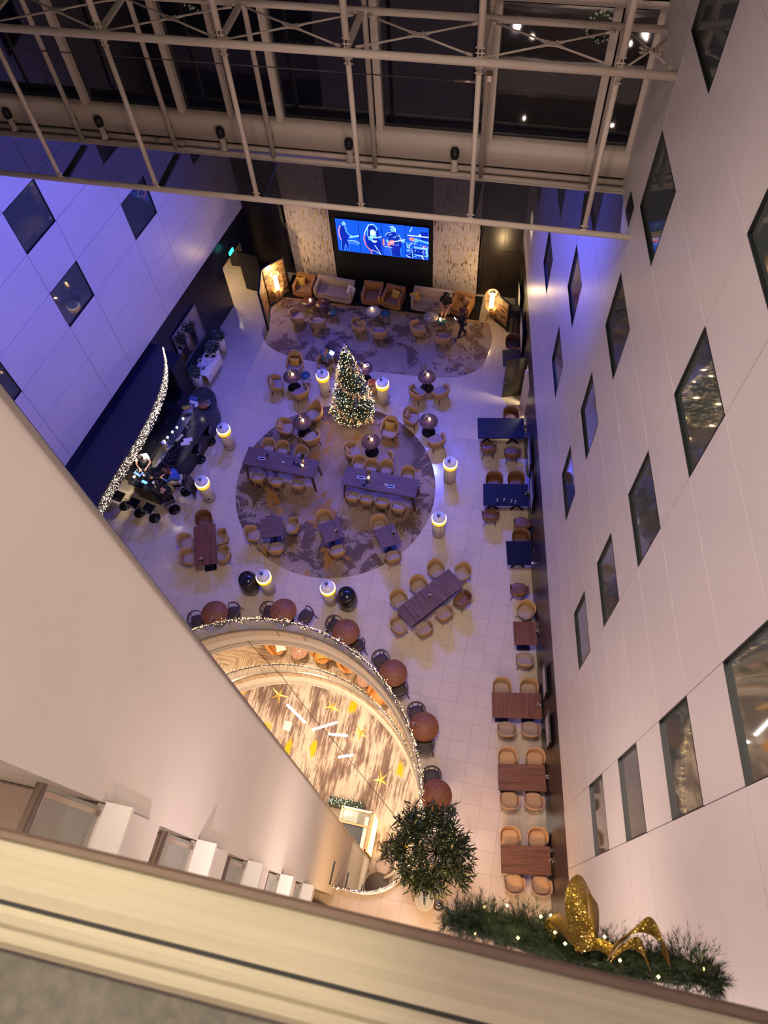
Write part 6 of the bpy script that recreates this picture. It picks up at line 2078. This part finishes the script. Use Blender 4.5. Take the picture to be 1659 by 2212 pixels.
for x, y in ((.13, .115), (.185, .135), (.27, .125), (.295, .135), (.17, .085), (.085, .045), (.115, .035), (.31, .09), (.335, .065), (.385, .06), (.47, .055), (.665, .085), (.63, .05), (.43, .11), (.22, .05), (.56, .035)):
    e = MB().bulb((x, y * .78, 22.31 + .02 * rnd.random()), .0042)
    e.build('bulb', m_bulby, t)
for x in (.14, .27, .38, .47, .64):
    point((x, .10, 22.36), .035, (1, .75, .25), .01)
t = thing('ribbon_bow', 'glittering gold ribbon bow on the foreground garland', 'bow', (0, 0, 0))


def ribbon(pts, w0, m, nm):
    """a stiff ribbon band swept along its centre line, given per-point width directions"""
    P = [Vector(p[:3]) for p in pts]
    rows = []
    pp = smooth([tuple(p) for p in P], 5)
    ww = smooth([tuple(p[3:6]) for p in pts], 5)
    for s in (-1, 1):
        rows.append([Vector(a) + Vector(c_).normalized() * w0 * s for a, c_ in zip(pp, ww)])
    b = MB().grid(rows, True)
    o = b.build(nm, m, t)
    sm = o.modifiers.new('s', 'SOLIDIFY'); sm.thickness = .0012
    o.data.materials.append(m_goldback if m is m_gold else m_gold); sm.material_offset = 1; sm.material_offset_rim = 1
    return o


ribbon([(.388, .048, 22.33, 1, .3, .1), (.366, .080, 22.37, 1, .35, 0), (.344, .120, 22.41, 1, .3, 0), (.338, .158, 22.42, 1, -.1, -.2), (.352, .186, 22.39, .7, -.6, -.5), (.378, .184, 22.34, .5, -.5, -.8), (.402, .150, 22.30, .55, .1, -.8), (.410, .10, 22.29, .5, .25, -.8), (.394, .05, 22.30, .8, .3, -.5)], .028, m_goldback, 'upright_loop')
ribbon([(.385, .052, 22.32, .4, .9, .3), (.345, .072, 22.34, .3, .9, .4), (.300, .105, 22.35, .5, .7, .6), (.293, .085, 22.30, .5, .6, .8), (.32, .06, 22.27, .4, .9, .4)], .016, m_gold, 'small_loop')
ribbon([(.385, .055, 22.33, .1, .9, .3), (.415, .066, 22.34, .1, .9, .3), (.450, .056, 22.34, .1, .9, .3)], .014, m_gold, 'knot_band')
ribbon([(.445, .050, 22.34, .5, .8, .2), (.465, .095, 22.38, .8, .6, .2), (.505, .128, 22.41, .2, 1, .3), (.550, .108, 22.39, -.5, .9, .3), (.575, .062, 22.34, -.6, .8, .2)], .019, m_gold, 'side_loop')
ribbon([(.445, .045, 22.35, .3, .9, .3), (.480, .082, 22.37, .3, .9, .4), (.512, .078, 22.36, -.2, .9, .4), (.540, .045, 22.32, -.4, .9, .3)], .016, m_gold, 'ribbon_tail')
point((.25, .22, 22.9), 1.8, (1, .8, .55), .03)  # added light in mid air to brighten the ribbon

# ================================================================ LOWER FLOORS
def mk_lounge():
    t = empty('lounge_armchair')
    b = MB(); shell(b, .86, .82, .36, .74, .60, .11, 112, 1.06, .18, 1.2); b.build('backrest', m_orange, t)
    b = MB(); seatpad(b, .62, .66, .30, .14, 3.0, .06); b.build('seat', m_orange, t)
    MB().lathe([(.01, 0), (.28, 0), (.28, .02), (.04, .04), (.04, .2), (.01, .2)], n=20).build('swivel_base', m_black, t)
    return t


for x, y, phi, lb in ((-7.72, 8.72, 330, 'nearest the gallery wall'), (-5.85, 8.72, 265, 'between the two pink tables'), (-4.72, 8.55, 330, 'before the second pink table'), (-3.30, 7.55, 250, 'farthest round the curve')):
    place('lounge', mk_lounge, (x, y, -4.8), RD(phi - 90), 'rounded orange leather armchair one floor down ' + lb, 'armchair', 'orange armchairs one floor down')
put_cushion('cush_w', m_whitecloth, -7.55, 8.64, -4.26, .5, RD(20), 'pale cushion in the orange armchair nearest the gallery wall')
put_cushion('cush_y', m_yellow, -5.86, 8.66, -4.26, .3, RD(15), 'mustard cushion in the orange armchair between the pink tables')
put_cushion('cush_y', m_yellow, -4.62, 8.48, -4.26, .9, RD(15), 'mustard cushion in the orange armchair before the second pink table')


def mk_pink():
    t = empty('drum_side_table')
    MB().lathe([(.01, .42), (.33, .42), (.34, .44), (.33, .46), (.01, .46)], n=36).build('tabletop', wood('pink wood', (.40, .20, .13), (.50, .27, .18), (.56, .32, .22)), t)
    MB().lathe([(.01, 0), (.22, 0), (.22, .02), (.04, .04), (.04, .42), (.01, .42)], n=20).build('pedestal', m_black, t)
    return t


for x, y, lb in ((-6.78, 8.62, 'nearer the gallery wall'), (-3.95, 8.05, 'farther round the curve')):
    place('pink', mk_pink, (x, y, -4.8), 0, 'round pinkish wood table one floor down ' + lb, 'table', 'pinkish round tables one floor down')
    tag(MB().lathe([(.01, 0), (.045, 0), (.05, .05), (.03, .05), (.01, .02)], (x + .02, y - .02, -4.34), 14).build('tea_light', m_ceramic), 'tea light on the pinkish table ' + lb, 'tea light')
# linear pendants hung from a cable
for i, (xa, ya, xb, yb, L_) in enumerate(((-6.58, 6.39, -5.72, 5.86, 0), (-5.42, 5.66, -4.56, 6.13, 0), (-4.78, 5.64, -4.07, 5.72, 0), (-4.22, 4.90, -3.70, 5.09, 0))):
    c_ = Vector(((xa + xb) / 2, (ya + yb) / 2, -4.0)); ang = math.atan2(yb - ya, xb - xa); w_ = math.hypot(xb - xa, yb - ya)
    t = thing('linear_pendant', 'glowing white bar pendant in the opening, %s' % ('nearest the gallery wall', 'second, tilted towards the tables', 'third, level one', 'lowest one nearest the potted tree')[i], 'pendant lamp', c_, ang, 'bar pendants in the opening')
    MB().cyl((-w_ / 2, 0, 0), (w_ / 2, 0, 0), .042, n=12).build('light_tube', m_tube, t)
    b = MB().cyl((-w_ / 2 - .02, 0, 0), (-w_ / 2 + .0, 0, 0), .044, n=12); b.cyl((w_ / 2, 0, 0), (w_ / 2 + .02, 0, 0), .044, n=12); b.build('end_cap', m_steel, t)
    MB().cyl((0, 0, .04), (0, 0, .9 + .12 * (3 - i)), .003, n=4).build('suspension_wire', m_black, t)
tag(MB().tube([(-7.95, 7.66, -.9), (-6.6, 6.9, -2.0), (-5.3, 5.9, -3.2), (-4.3, 5.2, -3.1), (-.85, 2.4, -.9)], .010, 6).build('pendant_cable', m_black), 'thin dark cable strung across the round opening', 'cable')


def mk_star():
    t = empty('folded_star')
    b = MB()
    m_ = 5
    for k in range(m_):
        a = 2 * pi * k / m_; L_ = .46 if k % 2 == 0 else .34
        tip = (L_ * cos(a), L_ * sin(a), 0); l_p = (.09 * cos(a - .6), .09 * sin(a - .6), 0); r_p = (.09 * cos(a + .6), .09 * sin(a + .6), 0)
        b.add([(0, 0, .09), tip, l_p, r_p, (0, 0, -.07)], [(0, 2, 1), (0, 1, 3), (4, 1, 2), (4, 3, 1)])
    b.build('star_body', mat('gold paper', (.80, .50, .10), .45, .2), t)
    MB().cyl((0, 0, .05), (0, 0, 2.2), .003, n=4).build('hanging_wire', m_black, t)
    return t


for i, (x, y, z, rx, ry) in enumerate(((-7.66, 7.30, -6.6, .9, .3), (-5.35, 7.25, -6.6, .4, 1.0), (-3.95, 6.45, -6.6, 1.2, .2), (-2.75, 4.85, -6.6, .3, 1.2), (-8.0, 6.0, -7.2, .5, .5))):
    o = place('star', mk_star, (x, y, z), 0, 'gold folded star in the opening, ' + ('nearest the gallery wall', 'second along the rim', 'third along the rim', 'nearest the potted tree', 'half hidden by the gallery wall')[i], 'star ornament', 'gold stars in the opening')
    o.rotation_euler = (rx * .5, ry * .5, i * 1.1)
# kiosk at the foot of the gallery block
m_copper = mat('copper wood frame', (.52, .23, .10), .4, .2)
t = thing('lift_kiosk', 'copper framed glass kiosk with glowing perforated side at the lowest floor', 'kiosk', (-3.45, 2.95, -9.6))
b = MB()
for z in (2.45,):
    b.box((0, .68, z), (1.2, .09, .12)); b.box((0, -.68, z), (1.2, .09, .12)); b.box((.60, 0, z), (.10, 1.45, .12)); b.box((-.60, 0, z), (.1, 1.45, .12)); b.box((0, .15, z), (1.2, .07, .10))
for x, y in ((-.6, .68), (.6, .68), (.6, -.68), (-.6, -.68)):
    b.box((x, y, 1.2), (.09, .09, 2.4))
b.build('frame', m_copper, t)
MB().box((.0, .42, 2.40), (1.08, .42, .03)).build('roof_glass', m_glassgrey, t)
MB().box((-.05, -.25, 2.30), (.9, .8, .02)).build('shaft_top', m_black, t)
MB().box((.42, -.1, 2.42), (.14, 1.2, .04)).build('ceiling_panel', m_paperw, t)
MB().box((.0, .70, 2.52), (1.15, .03, .02)).build('light_strip', mat('kiosk light', (1, .9, .7), .5, emit=4, ecol=(1, .85, .6)), t)
m_perf = mat('glowing perforated side', (1, .7, .3), .5, emit=2., ecol=(1, .56, .16))
MB().box((.66, 0, 1.2), (.03, 1.40, 2.3)).build('lit_side_panel', m_perf, t)
b = MB()
for zz in (.55, 1.2, 1.85):
    for k in range(22):
        b.box((.68, -.64 + k * .061, zz), (.01, .042, .26))
b.build('lamp_cells', mat('lamp cells', (1, .95, .85), .5, emit=5, ecol=(1, .88, .66)), t)
t = thing('garland_planter', 'dark planter with a lit green garland beside the kiosk', 'planter', (-4.15, 3.95, -9.6))
MB().box((0, 0, .45), (1.5, .30, .9)).build('planter', m_black, t)
b = MB(); rnd = random.Random(2)
for k in range(500):
    p = Vector((rnd.uniform(-.75, .75), rnd.gauss(0, .12), .95 + rnd.random() * .15)); d = Vector((rnd.gauss(0, 1), rnd.gauss(0, 1), .6)).normalized() * .1
    n = Vector((d.y, -d.x, 0)).normalized() * .012
    b.add([p - n, p + n, p + d], [(0, 1, 2)])
b.build('fir_foliage', m_needle, t)
b = MB()
for k in range(70):
    b.bulb((rnd.uniform(-.75, .75), rnd.gauss(0, .10), 1.03 + rnd.random() * .1), .012)
o = b.build('fairy_lights', m_bulbw, t); o['kind'] = 'stuff'
t = thing('lounge_tub', 'pale taupe tub armchair on the lowest floor beside the kiosk', 'armchair', (-2.12, 2.02, -9.6), RD(-150 - 90 + 10))
b = MB(); shell(b, .86, .86, .40, .86, .66, .09, 122, 1.08, .2, 1.3); b.build('backrest', m_sofa, t)
b = MB(); seatpad(b, .62, .70, .34, .14, 3.0, .04); b.build('seat', m_seatgrey, t)
for sx, sy in ((-1, -1), (1, -1), (1, 1), (-1, 1)):
    MB().cyl((sx * .22, sy * .22, .28), (sx * .28, sy * .28, 0), .02, .014, 8).build('leg', m_black, t)
t = thing('dark_round_table', 'dark round table on the lowest floor partly under the railing', 'table', (-2.28, 1.25, -9.6))
MB().lathe([(.01, .50), (.48, .50), (.49, .52), (.48, .54), (.01, .54)], n=36).build('tabletop', m_darkseat, t)
MB().lathe([(.01, 0), (.25, 0), (.25, .02), (.05, .04), (.05, .5), (.01, .5)], n=20).build('pedestal', m_black, t)
t = thing('wall_ladder_light', 'small white wall lamp at the edge of the lowest carpet by the block', 'lamp', (-6.9, 6.1, -6.4))
MB().box((0, 0, 0), (.30, .35, .12)).build('lamp_body', m_white, t)
MB().tube([(0, -.2, 0), (.1, -.35, -.1), (.2, -.3, -.2)], .012, 6).build('bracket', m_steel, t)
# wreaths on our side, seen mirrored in the dark glass
def mk_wreath():
    t = empty('wreath')
    b = MB(); rnd = random.Random(6)
    for k in range(900):
        a = rnd.uniform(0, 2 * pi); c_ = Vector((.42 * cos(a), 0, .42 * sin(a)))
        d = Vector((rnd.gauss(0, 1), abs(rnd.gauss(0, 1)), rnd.gauss(0, 1))).normalized()
        n = d.cross(Vector((0, 1, .2))).normalized() * .02
        b.add([c_ - n, c_ + n, c_ + d * .17], [(0, 1, 2)])
    b.build('fir_foliage', m_needle, t)
    b = MB()
    for k in range(34):
        a = k * 2 * pi / 34 + rnd.uniform(-.1, .1); r = .42 + rnd.uniform(-.1, .1)
        b.bulb((r * cos(a), .12, r * sin(a)), .022)
    b.build('bulb_string', m_bulbw, t)
    return t


for i, (x, z) in enumerate(((.87, 10.2), (-13.2, 10.3))):
    place('wreath', mk_wreath, (x, -.92, z), 0, 'lit fir wreath on the near facade, mirrored in the dark glass ' + ('by the windowed wall', 'by the blue wall')[i], 'wreath', 'wreaths on the near facade')
# star lights under the ceiling that sparkle in the polished floor
b = MB(); rnd = random.Random(77)
for k in range(420):
    b.bulb((rnd.uniform(-16, 5), rnd.uniform(-1, 30), 28.9), .045)
o = b.build('ceiling_star_lights', mat('star light', (1, .95, .9), .5, emit=90, ecol=(1, .92, .85)))
o['kind'] = 'structure'
